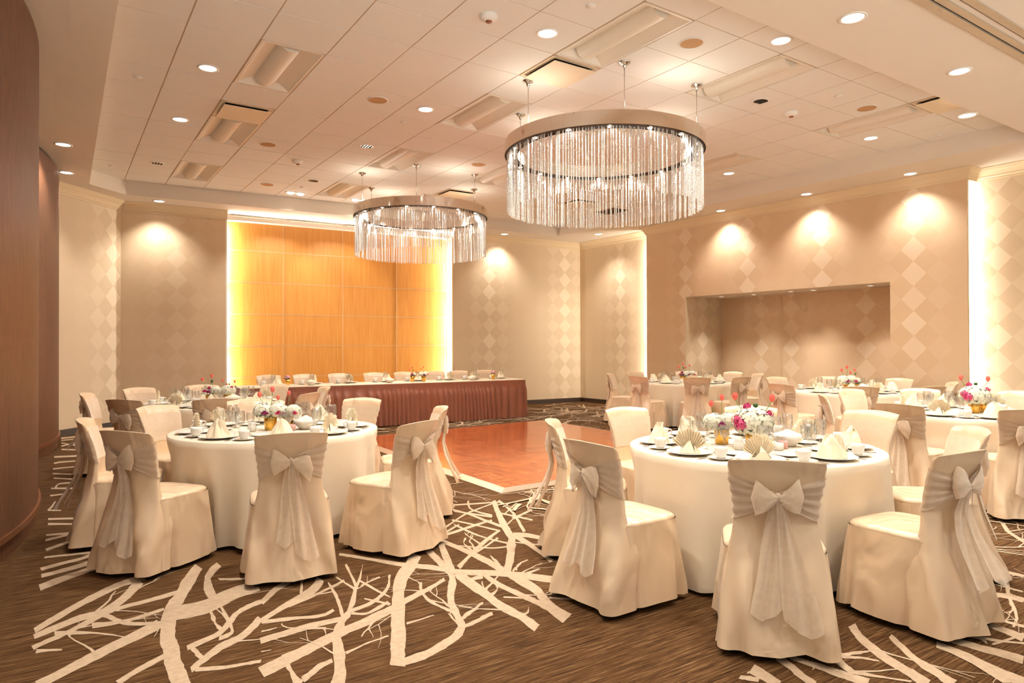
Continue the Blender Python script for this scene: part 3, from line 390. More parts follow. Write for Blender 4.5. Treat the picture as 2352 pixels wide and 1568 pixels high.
# pale side wall behind the main right wall
wall_strip('wall_right_rear', [PE, (11.13, 10.6)], 0, SZ, M['wp_pale'], s0=-1.43)
wall_strip('wall_right_front', [(11.38, 4.9), (11.38, -2)], 0, SZ, M['wp_pale'], s0=-.62)
# main right wall with the recess opening (Y 5.64..9.72, z<2.42)
def MX(y): return 11.08 + (y - 4.55) * (10.80 - 11.08) / (10.79 - 4.55)
ya, yb, oa, ob, oz = 10.79, 4.55, 9.72, 5.64, 2.42
q = MB(); 
def pq(y0, y1, z0, z1): q.add([(MX(y0), y0, z0), (MX(y1), y1, z0), (MX(y1), y1, z1), (MX(y0), y0, z1)], [(0, 1, 2, 3)])
pq(ya, oa, 0, SZ); pq(oa, ob, oz, SZ); pq(ob, yb, 0, SZ)
OFF = 1.072
main = q.build('wall_right', M['wp_main'], smooth=False, uv=lambda p: (10.79 - p[1] - OFF, p[2])); struct(main)
# slab ends with the notches that hold the cove tubes
for nm, yy, d in (('trim_1', yb, 1), ('trim_2', ya, -1)):
    q = MB(); x = MX(yy)
    q.box(x, min(yy, yy + d * .02), 0, x + 0.05, max(yy, yy + d * .02), SZ)                 # lip
    q.add([(x + 0.05, yy + d * .02, 0), (x + 0.05, yy + d * .22, 0), (x + 0.05, yy + d * .22, SZ), (x + 0.05, yy + d * .02, SZ)], [(0, 1, 2, 3)])
    q.add([(x + 0.05, yy + d * .22, 0), (x + 0.35, yy + d * .22, 0), (x + 0.35, yy + d * .22, SZ), (x + 0.05, yy + d * .22, SZ)], [(0, 1, 2, 3)])
    struct(q.build(nm, M['cornice'], smooth=False))
# recess room
XB = 11.98
wall_strip('wall_recess_left', [(MX(oa), oa), (XB, oa)], 0, oz, M['wp_pale'], s0=-0.54)
wall_strip('wall_recess_back', [(XB, oa), (XB, 7.9)], 0, oz, M['wp_main'], s0=-1.0)
wall_strip('wall_recess_panel', [(XB - .05, 8.2), (XB - .05, ob)], 0, oz, M['wp_main'], s0=-0.2)
wall_strip('wall_recess_right', [(XB, ob), (MX(ob), ob)], 0, oz, M['wp_main'])
q = MB(); q.add([(MX(oa), oa, oz), (XB, oa, oz), (XB, ob, oz), (MX(ob), ob, oz)], [(0, 1, 2, 3)]); struct(q.build('ceiling_recess', M['plaster'], smooth=False))
# outer left wall behind the curved wood panels
wall_strip('wall_left', [(-1.2, 11.55), (-1.2, 3.2)], 0, SZ, M['plaster'])

# orange veneer feature wall in its lit recess
q = MB(); dp = 0.30
q.add([(2.30, W(2.3) + dp, 0), (7.95, W(7.95) + dp, 0), (7.95, W(7.95) + dp, SZ), (2.30, W(2.3) + dp, SZ)], [(0, 1, 2, 3)])
fw = q.build('wall_feature', M['maple'], smooth=False); struct(fw)
q = MB()
for x in (3.82, 5.04, 6.25, 7.47): q.box(x - .008, W(x) + dp - .004, 0, x + .008, W(x) + dp + .01, 3.95)
for z in (0.80, 1.43, 2.06, 2.69, 3.32):
    q.add([(2.3, W(2.3) + dp - .003, z - .008), (7.95, W(7.95) + dp - .003, z - .008), (7.95, W(7.95) + dp - .003, z + .008), (2.3, W(2.3) + dp - .003, z + .008)], [(0, 1, 2, 3)])
o = q.build('reveal_strips', M['seam'], fw, smooth=False)
# recess returns (lips with notch), hidden tubes live behind
for nm, x, d in (('trim_5', 2.70, -1), ('trim_6', 7.46, 1)):
    q = MB(); y = W(x)
    q.box(min(x, x + d * .03), y, 0, max(x, x + d * .03), y + .05, SZ)
    q.add([(x + d * .03, y + .05, 0), (x + d * .40, y + .05, 0), (x + d * .40, y + .05, SZ), (x + d * .03, y + .05, SZ)], [(0, 1, 2, 3)])
    q.add([(x + d * .40, y + .05, 0), (x + d * .40, y + .36, 0), (x + d * .40, y + .36, SZ), (x + d * .40, y + .05, SZ)], [(0, 1, 2, 3)])
    struct(q.build(nm, M['white'], smooth=False))
# valance across the head of the recess
q = MB(); x0, x1 = 2.72, 7.44
q.add([(x0, W(x0) + .10, 3.87), (x1, W(x1) + .10, 3.87), (x1, W(x1) + .10, 3.94), (x0, W(x0) + .10, 3.94),
       (x0, W(x0) + .30, 3.87), (x1, W(x1) + .30, 3.87), (x1, W(x1) + .13, 3.94), (x0, W(x0) + .13, 3.94)],
      [(0, 1, 2, 3), (0, 4, 5, 1), (3, 2, 6, 7)])
struct(q.build('trim_7', M['white'], smooth=False))
q = MB(); q.add([(2.3, W(2.3) + dp - .012, 3.895), (7.95, W(7.95) + dp - .012, 3.895), (7.95, W(7.95) + dp - .012, SZ), (2.3, W(2.3) + dp - .012, SZ)], [(0, 1, 2, 3)]); struct(q.build('trim_8', M['plaster'], smooth=False))

# cornice and baseboard mouldings
def sweep(name, pts, prof, m, side=1, ext=0.0):
    rows = []
    n = len(pts)
    dirs = [Vector((b[0] - a[0], b[1] - a[1], 0)).normalized() for a, b in zip(pts, pts[1:])]
    for i, p in enumerate(pts):
        d0 = dirs[max(i - 1, 0)]; d1 = dirs[min(i, n - 2)]
        n0 = Vector((d0.y, -d0.x, 0)) * side; n1 = Vector((d1.y, -d1.x, 0)) * side
        b = (n0 + n1).normalized(); k = 1 / max(0.35, b.dot(n0))
        rows.append([(p[0] + b.x * k * o_, p[1] + b.y * k * o_, z) for o_, z in prof])
    q = MB(); q.grid(rows, False, 0, True, True); return struct(q.build(name, m, smooth=False))
CP = [(0, 3.84), (0.012, 3.84), (0.015, 3.865), (0.03, 3.875), (0.035, 3.90), (0.06, 3.94), (0.085, 3.965), (0.10, 3.985), (0.115, 4.0), (0.115, 4.009), (0, 4.009)]
BP = [(0, 0.0), (0.016, 0.0), (0.016, 0.095), (0.010, 0.104), (0, 0.104)]
mr = [(MX(yb) + .34, yb), (MX(yb), yb), (MX(ya), ya), (MX(ya) + .3, ya)]
for nm, pts in (('cornice_1', [PA, PB, PC]), ('cornice_2', [PD, PE, (11.13, 10.6)]), ('cornice_3', [(11.38, 4.6), (11.38, -1.9)])):
    sweep(nm.replace('cornice', 'trim_cornice'), pts, CP, M['cornice'])
sweep('trim_cornice_4', list(reversed(mr)), CP, M['cornice'])
for nm, pts in (('baseboard_back_left', [PA, PB, PC]), ('baseboard_back_right', [PD, PE, (11.13, 10.6)]), ('baseboard_right_front', [(11.38, 4.6), (11.38, -1.9)]),
                ('baseboard_right_rear', [(MX(ya), ya), (MX(oa), oa)]), ('baseboard_right', [(MX(ob), ob), (MX(yb), yb)])):
    sweep(nm, pts, BP, M['base'])

# curved walnut clad columns on the left
def curved(name, cx, cyy, r, y0, y1, label):
    t = empty(name, (cx + r, (y0 + y1) / 2, 0)); tag(t, label, 'column')
    ox, oy = cx + r, (y0 + y1) / 2
    a0, a1 = math.asin((y0 - cyy) / r), math.asin((y1 - cyy) / r); n = 40
    def ring(rr, z): return [(cx + rr * math.cos(a0 + (a1 - a0) * i / n) - ox, cyy + rr * math.sin(a0 + (a1 - a0) * i / n) - oy, z) for i in range(n + 1)]
    def loop(rr, z): return ring(rr, z) + list(reversed(ring(r - .35, z)))
    q = MB(); q.grid([loop(r, .16), loop(r, 3.93)], True, 0, True, True); autosmooth(q.build('veneer_panel', M['walnut'], t))
    q = MB(); q.grid([loop(r + .018, .125), loop(r + .018, .165)], True, 0, True, True); autosmooth(q.build('base_trim', M['trim_copper'], t))
    q = MB(); q.grid([loop(r - .01, 0), loop(r - .01, .13)], True, 0, True, True); autosmooth(q.build('plinth', M['walnut'], t))
    q = MB(); q.grid([loop(r - .05, 3.93), loop(r - .05, 4.008)], True, 0, True, True); autosmooth(q.build('shadow_reveal', M['base'], t))
curved('curved_column', -5.13, 6.9, 5.0, 3.4, 8.6, 'dark walnut curved column filling the left edge of the room')
curved('curved_column', -4.98, 11.95, 5.0, 9.3, 12.2, 'smaller dark walnut curved column behind the first, beside the pale wallpaper')

# soffit (plaster border) and the tile ceiling in its coffer
K = [(0.36, 3.41), (0.42, 12.71), (0.98, 13.28), (9.84, 12.72), (10.20, 3.41)]
q = MB(); z = SZ
for poly in ([(-5, -3), (13, -3), (13, 3.41), (-5, 3.41)], [(-5, 3.41), K[0], K[1], (-5, 12.71)], [(-5, 12.71), K[1], K[2], (.98, 15), (-5, 15)],
             [K[2], K[3], (9.84, 15), (.98, 15)], [K[4], (13, 3.41), (13, 15), (9.84, 15), K[3]]):
    q.add([(x, y, z) for x, y in poly], [tuple(range(len(poly)))])
n = len(K)
for i in range(n):
    a, b = K[i], K[(i + 1) % n]; q.add([(*a, SZ), (*b, SZ), (*b, CZ + .05), (*a, CZ + .05)], [(0, 1, 2, 3)])
struct(q.build('ceiling_soffit', M['plaster'], smooth=False))
TROF = [(1, 0), (1, 4), (1, 8), (5, -4), (5, 0), (5, 4), (8, -4), (8, 0), (8, 4), (5, 8), (12, -4), (12, 0), (1, -4)]      # column, first of two rows
VENT = [(1, 3), (5, -2), (8, 7), (12, 6), (12, -5)]
skip = set()
for i, j in TROF: skip |= {(i, j), (i, j + 1)}
for i, j in VENT: skip.add((i, j))
q = MB(); g = .006
for i in range(-1, 16):
    for j in range(-5, 12):
        if (i, j) in skip: continue
        x0, y0 = GX + i * GS + g, GY + j * GS + g; x1, y1 = x0 + GS - 2 * g, y0 + GS - 2 * g
        x1 = min(x1, 10.25)
        if x1 <= x0: continue
        dz = random.uniform(-.0015, .0015)
        q.box(x0, y0, CZ + dz, x1, y1, CZ + .03)
struct(q.build('ceiling_tiles', M['ceil'], smooth=False))
q = MB()
pair = {((i, j), (i, j + 1)) for i, j in TROF}
for i in range(-1, 17):
    x = GX + i * GS; q.box(x - .014, 3.3, CZ + .004, x + .014, 13.35, CZ + .02)
for j in range(-5, 13):
    y = GY + j * GS
    for i in range(-1, 16):
        if ((i, j - 1), (i, j)) in pair: continue
        x = GX + i * GS; q.box(x + .014, y - .014, CZ + .0045, x + GS - .014, y + .014, CZ + .0205)
q.add([(-1, 2, CZ + .25), (12, 2, CZ + .25), (12, 14.5, CZ + .25), (-1, 14.5, CZ + .25)], [(0, 1, 2, 3)])
struct(q.build('ceiling_grid', M['tbar'], smooth=False))

# movable wall track across the near soffit
q = MB()
q.box(4.3, 2.28, SZ - .012, 11.3, 2.34, SZ - .001); q.box(4.3, 2.40, SZ - .012, 11.3, 2.455, SZ - .001); q.box(4.3, 2.47, SZ - .02, 11.3, 2.54, SZ - .001)
tr = q.build('trim_track', M['track'], smooth=False); struct(tr)
q = MB(); q.box(4.3, 2.342, SZ - .004, 11.3, 2.352, SZ - .0005); q.box(4.3, 2.455, SZ - .004, 11.3, 2.47, SZ - .0005); q.build('track_slot', M['dark'], tr, smooth=False)

# ------------------------------------------------------------------ ceiling fixtures
def col_word(x): return 'left' if x < 2.6 else 'centre left' if x < 4.6 else 'centre right' if x < 7.4 else 'right'
def row_word(y): return 'near' if y < 5.2 else 'middle' if y < 8.4 else 'far'
def make_troffer():
    t = empty('recessed_troffer'); L2, W2, H = GS * 2 - .02, GS - .02, .075
    q = MB(); fr = .025
    for x0, y0, x1, y1 in ((-W2 / 2, -L2 / 2, W2 / 2, -L2 / 2 + fr), (-W2 / 2, L2 / 2 - fr, W2 / 2, L2 / 2), (-W2 / 2, -L2 / 2, -W2 / 2 + fr, L2 / 2), (W2 / 2 - fr, -L2 / 2, W2 / 2, L2 / 2)):
        q.box(x0, y0, -.004, x1, y1, .03)
    q.build('frame', M['troffer'], t, smooth=False)
    q = MB(); n = 14; rows = []
    for s in (-1, 1):
        rows = []
        for i in range(n + 1):
            a = i / n; x = s * (W2 / 2 - fr) * (1 - a) + s * 0.075 * a; zz = H * math.sin(a * PI / 2)
            rows.append([(x, -L2 / 2 + fr, zz), (x, L2 / 2 - fr, zz)])
        q.grid(rows, False)
    for s in (-1, 1): q.add([(-W2 / 2 + fr, s * (L2 / 2 - fr - .003), 0), (W2 / 2 - fr, s * (L2 / 2 - fr - .003), 0), (W2 / 2 - fr, s * (L2 / 2 - fr - .05), H), (-W2 / 2 + fr, s * (L2 / 2 - fr - .05), H)], [(0, 1, 2, 3)])
    q.add([(-.08, -L2 / 2 + fr, H), (.08, -L2 / 2 + fr, H), (.08, L2 / 2 - fr, H), (-.08, L2 / 2 - fr, H)], [(0, 1, 2, 3)])
    q.build('reflector', M['troffer'], t)
    q = MB(); rows = []; hl = L2 / 2 - .09
    for i in range(17):
        a = PI * i / 16; rows.append([(.11 * math.cos(a), -hl, H - .09 * math.sin(a)), (.11 * math.cos(a), hl, H - .09 * math.sin(a))])
    q.grid(rows, False); q.add([(.11 * math.cos(PI * i / 16), -hl, H - .09 * math.sin(PI * i / 16)) for i in range(17)], [tuple(range(17))])
    q.add([(.11 * math.cos(PI * i / 16), hl, H - .09 * math.sin(PI * i / 16)) for i in range(17)], [tuple(range(17))])
    q.build('basket_diffuser', M['troffer'], t); return t
proto = make_troffer()
for k, (i, j) in enumerate(TROF):
    o = proto if k == 0 else copy_tree(proto)
    x, y = GX + (i + .5) * GS, GY + (j + 1) * GS; o.location = (x, y, CZ)
    tag(o, 'white recessed ceiling troffer in the %s column, %s part of the tile ceiling' % (col_word(x), {0: 'middle', 4: 'far', 8: 'rearmost', -4: 'near'}[j]), 'ceiling light', 'recessed ceiling troffers')
def make_vent():
    t = empty('air_vent'); q = MB(); h = GS / 2 - .012
    for x0, y0, x1, y1 in ((-h, -h, h, -h + .05), (-h, h - .05, h, h), (-h, -h, -h + .05, h), (h - .05, -h, h, h)): q.box(x0, y0, -.004, x1, y1, .02)
    q.build('frame', M['vent'], t, smooth=False)
    q = MB(); q.box(-h + .05, -h + .05, .02, h - .05, h - .05, .06); q.build('dark_throat', M['dark'], t, smooth=False)
    q = MB(); q.box(-.262, -.262, -.036, .262, .262, -.030); q.build('deflector_plate', M['vent'], t, smooth=False); return t
proto = make_vent()
VL = ['square air diffuser between the two troffers on the left of the ceiling', 'square air diffuser above the near chandelier, beside its canopies', 'square air diffuser behind the far chandelier', 'square air diffuser seen through the strands of the near chandelier', 'square air diffuser at the right edge of the tile ceiling']
for k, (i, j) in enumerate(VENT):
    o = proto if k == 0 else copy_tree(proto); o.location = (GX + (i + .5) * GS, GY + (j + .5) * GS, CZ); tag(o, VL[k], 'air vent')
t = empty('return_grille', (9.76, 10.7, CZ)); tag(t, 'dark louvred return grille high behind the near chandelier', 'air vent')
q = MB(); q.box(-.3, -.3, -.006, .3, .3, -.001); q.build('grille_panel', M['spk'], t, smooth=False)
q = MB()
for k in range(9): q.box(-.28, -.27 + k * .063, -.014, .28, -.25 + k * .063, -.006)
q.build('louvre', M['dark'], t, smooth=False)

def spot(parent, energy, size, blend, col=WARM, rot=None, loc=(0, 0, -.03), rad=.05):
    d = bpy.data.lights.new('downlight_lamp', 'SPOT'); d.energy = energy * LK; d.spot_size = math.radians(size); d.spot_blend = blend; d.color = col; d.shadow_soft_size = rad
    o = bpy.data.objects.new('downlight_lamp', d); C.objects.link(o); o.parent = parent; o.location = loc
    if rot: o.rotation_euler = rot
    return o
def make_downlight(r=.085, lit=True):
    t = empty('downlight'); q = MB()
    q.lathe([(r + .02, 0), (r + .02, -.006), (r, -.008), (r - .004, -.001)], 28); q.build('trim_ring', M['white'], t)
    q = MB()
    if lit: q.lathe([(r - .004, -.002), (.0005, -.0025)], 24); q.build('lens', M['lamp_on'], t)
    else:
        q.lathe([(r - .004, -.002), (.0005, -.0025)], 24); q.build('lens', M['silver'], t, smooth=False)
        q = MB()
        for k in range(4): q.box(-r * .8 + k * r * .45, -r * .7, -.006, -r * .8 + k * r * .45 + .02, r * .7, -.003)
        q.build('louvre', M['dark'], t, smooth=False)
    return t
DL = make_downlight(); DLd = make_downlight(lit=False)
used = [0, 0]
def place_dl(x, y, z, label, lit=True, grp='recessed ceiling downlights'):
    k = 0 if lit else 1; p = (DL, DLd)[k]
    o = p if not used[k] else copy_tree(p); used[k] = 1
    o.location = (x, y, z); tag(o, label, 'downlight', grp); return o
LKD = 50
dls = [((1.27, 7.44), 'lit round downlight beside the large left troffer'), ((1.27, 9.32), 'lit round downlight left of the square air diffuser'),
       ((3.69, 4.92), 'lit round downlight at the top of the ceiling, left of the square diffuser'), ((3.66, 7.31), 'lit round downlight between the speaker disc and the centre troffer'),
       ((5.59, 3.84), 'bright adjustable downlight near the edge of the tile ceiling'), ((9.26, 4.98), 'lit round downlight at the far right of the tile ceiling'),
       ((9.20, 7.30), 'lit round downlight just above the right soffit edge, beyond the near chandelier')]
for (x, y), lb in dls:
    o = place_dl(x, y, CZ, lb); spot(o, LKD, 112, .8)
for (x, y), lb in (((6.78, 4.93), 'unlit louvred downlight right of the near chandelier canopies'), ((3.64, 9.13), 'unlit louvred downlight in front of the far chandelier'),
                   ((1.28, 11.75), 'unlit louvred downlight at the rear left of the ceiling'), ((3.64, 11.53), 'unlit louvred downlight left of the far chandelier')):
    place_dl(x, y, CZ, lb, False, 'unlit downlights')
for (x, y), lb in (((5.23, 2.95), 'bright downlight in the near plaster soffit, nearer the middle'), ((7.10, 2.97), 'bright downlight in the near plaster soffit, beside the wall track'),
                   ((8.54, 3.50), 'bright downlight at the corner where tiles meet the plaster soffit')):
    o = place_dl(x, y, SZ - .002, lb, grp='soffit downlights'); spot(o, LKD * 1.2, 108, .8)
wash = [((10.46, 12.0), 'lit downlight in the soffit before the pale right rear wall', (1, 0)), ((10.62, 8.62), 'leftmost lit downlight of the soffit row before the tan right wall', (1, 0)),
        ((10.68, 6.86), 'middle lit downlight of the soffit row before the tan right wall', (1, 0)), ((10.74, 5.18), 'rightmost lit downlight of the soffit row before the tan right wall', (1, 0)),
        ((8.62, 13.18), 'lit downlight in the soffit right of the orange wall', (0, 1)), ((1.50, 13.52), 'lit downlight in the soffit before the tan wall left of the orange panel', (0, 1)),
        ((0.11, 12.05), 'lit downlight touching the smaller curved column', (0, 1)), ((0.06, 10.40), 'lit downlight in the left soffit above the gap of the curved columns', (0, 0))]
for (x, y), lb, d in wash:
    o = place_dl(x, y, SZ - .002, lb, grp='soffit downlights')
    if d[0]: x += 0
    spot(o, 4.8, 80, .6, rot=(0, math.radians(-7) * d[0], 0) if d[0] else (math.radians(7) * d[1], 0, 0), rad=.03)
# twin adjustable spots above the orange wall
for k, ((x, y), lb) in enumerate((((3.65, 12.62), 'left pair of bright adjustable spots before the orange wall'), ((4.86, 12.55), 'pair of bright adjustable spots behind the far chandelier'))):
    t = empty('twin_spotlight', (x, y, CZ)); tag(t, lb, 'spotlight', 'twin spotlights')
    q = MB(); q.box(-.17, -.07, -.008, .17, .07, -.001); q.build('housing', M['white'], t, smooth=False)
    for s in (-1, 1):
        q = MB(); q.lathe([(.052, -.009), (.052, -.03), (.046, -.03), (.0005, -.024)], 20, (s * .09, 0, 0)); q.build('lamp_head', M['lamp_bulb'], t)
    spot(t, 60, 80, .6, rot=(math.radians(32), 0, 0), loc=(0, 0, -.06), rad=.04)
# speakers, detectors, sprinklers
def make_speaker():
    t = empty('ceiling_speaker'); q = MB(); q.lathe([(.118, 0), (.118, -.006), (.105, -.008)], 32); q.build('rim', M['ceil'], t)
    q = MB(); q.lathe([(.105, -.006), (.0005, -.0062)], 32); q.build('grille', M['spk'], t); return t
p = make_speaker()
for k, ((x, y), lb) in enumerate((((4.93, 4.33), 'tan round speaker grille at the top, right of the near troffer'), ((3.06, 7.33), 'tan round speaker grille left of the centre downlight'), ((2.45, 9.79), 'tan round speaker grille right of the left air diffuser'),
        ((3.05, 12.22), 'rearmost tan round speaker grille near the orange wall'), ((5.46, 9.08), 'tan round speaker grille above the far chandelier'), ((8.04, 4.37), 'tan round speaker grille at the right of the ceiling'))):
    o = p if k == 0 else copy_tree(p); o.location = (x, y, CZ); tag(o, lb, 'speaker', 'round ceiling speakers')
def make_smoke():
    t = empty('smoke_detector'); q = MB(); q.lathe([(.075, 0), (.078, -.012), (.07, -.03), (.045, -.042), (.03, -.05)], 26, cap1=True); q.build('housing', M['ceil'], t)
    q = MB(); q.lathe([(.028, -.05), (.026, -.062), (.0005, -.064)], 16); q.build('sensor', M['trim_copper'], t); return t
p = make_smoke()
for k, ((x, y), lb) in enumerate((((3.07, 4.93), 'smoke detector at the top edge of the ceiling'), ((3.05, 10.42), 'smoke detector left of the far chandelier'), ((7.42, 4.96), 'smoke detector right of the unlit louvred downlight'))):
    o = p if k == 0 else copy_tree(p); o.location = (x, y, CZ); tag(o, lb, 'smoke detector', 'smoke detectors')
q = MB(); q.lathe([(.042, -.001), (.042, -.008), (.0005, -.012)], 22); p = q.build('sprinkler_cap', M['ceil'])
for k, ((x, y), lb) in enumerate((((3.69, 4.32), 'concealed sprinkler cap at the very top, left of the near troffer'), ((.70, 8.09), 'concealed sprinkler cap near the left soffit edge'), ((3.63, 7.88), 'concealed sprinkler cap below the centre downlight'),
        ((.70, 12.3), 'concealed sprinkler cap at the rear left corner of the ceiling'), ((7.39, 4.34), 'concealed sprinkler cap left of the right speaker grille'), ((9.89, 4.4), 'concealed sprinkler cap at the right corner of the ceiling'), ((3.62, 12.1), 'concealed sprinkler cap near the twin spots'))):
    o = p if k == 0 else p.copy()
    if k: C.objects.link(o)
    o.location = (x, y, CZ); tag(o, lb, 'sprinkler', 'sprinkler caps')
# small lights inside the recess ceiling
for k, (x, y) in enumerate(((11.45, 8.5), (11.45, 7.22), (11.35, 9.2), (11.4, 7.65), (11.4, 6.15))):
    o = place_dl(x, y, oz - .001, 'lit recess downlight, %s over the alcove in the tan wall' % ('second from left', 'fourth from left', 'leftmost', 'third from left', 'rightmost')[k], grp='alcove downlights')
    o.scale = (.55, .55, 1)
    spot(o, 3.0 if k == 2 else .8, 100, .5, rad=.03)
# cove tubes: area lamps behind the lips, each run of three tubes with gaps
def tube_light(x, y, z0, z1, direction, energy, wdt=.05):
    t = empty('cove_tube', (x, y, (z0 + z1) / 2))
    q = MB(); q.tube([(0, 0, -(z1 - z0) / 2), (0, 0, (z1 - z0) / 2)], .013, 10); q.build('tube', M['white'], t)
    d = bpy.data.lights.new('tube_lamp', 'AREA'); d.shape = 'RECTANGLE'; d.size = wdt; d.size_y = z1 - z0; d.energy = energy * LK; d.color = COVE
    o = bpy.data.objects.new('tube_lamp', d); C.objects.link(o); o.parent = t
    v = Vector(direction).normalized(); o.matrix_local = Matrix.Translation(v * .02) @ v.to_track_quat('-Z', 'Y').to_matrix().to_4x4()
    return t
CE = 14
for a, b in ((.12, 1.28), (1.38, 2.54), (2.64, 3.80)):
    n_ = {0.12: 'lowest', 1.38: 'middle', 2.64: 'highest'}[a]
    tag(tube_light(2.65, W(2.65) + .22, a, b, (.75, .65, 0), CE * 1.5), '%s cove tube hidden behind the left edge of the orange wall' % n_, 'light tube', 'cove light tubes')
    tag(tube_light(7.66, W(7.66) + .22, a, b, (-.8, .6, 0), CE * 3), '%s cove tube hidden behind the right edge of the orange wall' % n_, 'light tube', 'cove light tubes')
    tag(tube_light(11.30, 4.70, a, b, (.72, -.69, 0), CE * .75), '%s cove tube behind the right end of the tan wall' % n_, 'light tube', 'cove light tubes')
    tag(tube_light(11.05, 10.88, a, b, (.5, .8, 0), CE * 1.0), '%s cove tube behind the left end of the tan wall' % n_, 'light tube', 'cove light tubes')
for k in range(4):
    x = 3.3 + k * 1.18; t = empty('cove_tube', (x, W(x) + .2, 3.955)); tag(t, 'valance tube %s above the orange wall' % ('leftmost', 'second from left', 'third from left', 'rightmost')[k], 'light tube', 'cove light tubes')
    q = MB(); q.tube([(-.55, 0, 0), (.55, 0, 0)], .011, 10); q.build('tube', M['white'], t)
    d = bpy.data.lights.new('tube_lamp', 'AREA'); d.shape = 'RECTANGLE'; d.size = 1.1; d.size_y = .04; d.energy = 9 * LK; d.color = (1, .95, .85)
    o = bpy.data.objects.new('tube_lamp', d); C.objects.link(o); o.parent = t; o.rotation_euler = (math.radians(-60 - 90), 0, 0); o.location = (0, -.02, .015)
# more downlights of the same room behind the camera's frame line light the near tables
for (x, y) in ((1.27, 5.0), (1.27, 3.9), (3.3, 2.6), (0.6, 1.0), (3.0, 0.2), (5.6, 0.6), (8.0, 0.8), (9.8, 1.2), (9.2, 3.0)):
    o = place_dl(x, y, (CZ if y > 3.41 else SZ - .002), 'ceiling downlight above the near end of the room, outside the photo', grp='near end downlights'); spot(o, LKD * (1.2 if y > 2.2 else .45), 105, .8)

# ------------------------------------------------------------------ chandeliers
def chandelier(cx, cyy, label, seed):
    rng = random.Random(seed); R = 1.14; z0, z1 = 3.61, 3.755
    t = empty('chandelier', (cx, cyy, z0)); tag(t, label, 'chandelier', 'crystal ring chandeliers')
    h = z1 - z0
    q = MB(); q.lathe([(R, 0), (R, h), (R - .008, h), (R - .008, 0.0)], 96); autosmooth(q.build('ring_band', M['chrome'], t))
    q = MB(); q.lathe([(R - .14, 0.0), (R - .14, h), (R - .148, h), (R - .148, 0)], 96); autosmooth(q.build('inner_band', M['chrome'], t))
    q = MB(); q.lathe([(R - .008, .012), (R - .14, .012)], 96); q.build('bottom_plate', M['base'], t)
    for k in range(6):
        a = PI / 3 * k; x, y = 1.06 * math.cos(a), 1.06 * math.sin(a); top = CZ - z0
        q = MB(); q.tube([(x, y, h * .5), (x, y, top - .02)], .004, 6); rd = q.build('suspension_rod', M['silver'], t)
        q = MB(); q.lathe([(.008, top - .07), (.02, top - .05), (.022, top - .03), (.06, top - .012), (.062, top - .001)], 20, (x, y, 0), cap0=True); q.build('canopy', M['silver'], rd)
    q = MB(); z = -.648
    n = 40
    for i in range(n):
        zz = -.008 + (z + .008) * i / n
        q.lathe([(.0032, zz), (.0070, zz - .004), (.0070, zz - .011), (.0032, zz - .0155)], 5)
    strand_me = None; N = 228; items = []
    for k in range(N):
        a = 2 * PI * (k + rng.uniform(-.3, .3)) / N; rr = R - rng.choice((.03, .03, .03, .06)); items.append((rr * math.cos(a), rr * math.sin(a), rng.uniform(.985, 1.01)))
    c_ = Vector((0 - cx, 0 - cyy)).normalized()
    items.sort(key=lambda p: -(p[0] * c_.x + p[1] * c_.y))
    first = q.build('crystal_strand', M['crystal'], t)
    for k, (x, y, s) in enumerate(items[:100]):
        o = first if k == 0 else first.copy()
        if k: C.objects.link(o)
        o.parent = t; o.location = (x, y, 0); o.scale = (1, 1, s)
    q2 = MB()
    for (x, y, s) in items[100:]:
        q2.add([(vx + x, vy + y, vz * s) for vx, vy, vz in q.v], q.f)
    o = q2.build('crystal_strands', M['crystal'], t); o['kind'] = 'stuff'
    for k in range(16):
        a = 2 * PI * (k + .3) / 16; x, y = (R - .07) * math.cos(a), (R - .07) * math.sin(a)
        q = MB(); q.lathe([(.034, .008), (.034, -.006), (.026, -.006), (.024, .0), (.0005, .002)], 18, (x, y, 0)); b = q.build('lamp_housing', M['silver'], t)
        q = MB(); q.lathe([(.024, -.004), (.014, -.013), (.0005, -.016)], 14, (x, y, 0)); q.build('bulb', M['lamp_bulb'], b)
        d = bpy.data.lights.new('ring_lamp', 'SPOT'); d.energy = 17 * LK; d.spot_size = math.radians(150); d.spot_blend = .5; d.color = (1, .93, .82); d.shadow_soft_size = .02
        o = bpy.data.objects.new('ring_lamp', d); C.objects.link(o); o.parent = t; o.location = (x, y, -.03)
        if k % 4 == 0:
            d = bpy.data.lights.new('ceiling_fill', 'POINT'); d.energy = 5 * LK; d.color = (1, .90, .76); d.shadow_soft_size = .12  # added fill over the ring to brighten the ceiling tiles
            o = bpy.data.objects.new('ceiling_fill', d); C.objects.link(o); o.parent = t; o.location = (x * .97, y * .97, h + .03)
    return t
chandelier(5.24, 5.92, 'large near chandelier, chrome ring with long hanging crystal strands', 3)
chandelier(5.20, 10.57, 'smaller looking far chandelier in front of the orange wall', 5)

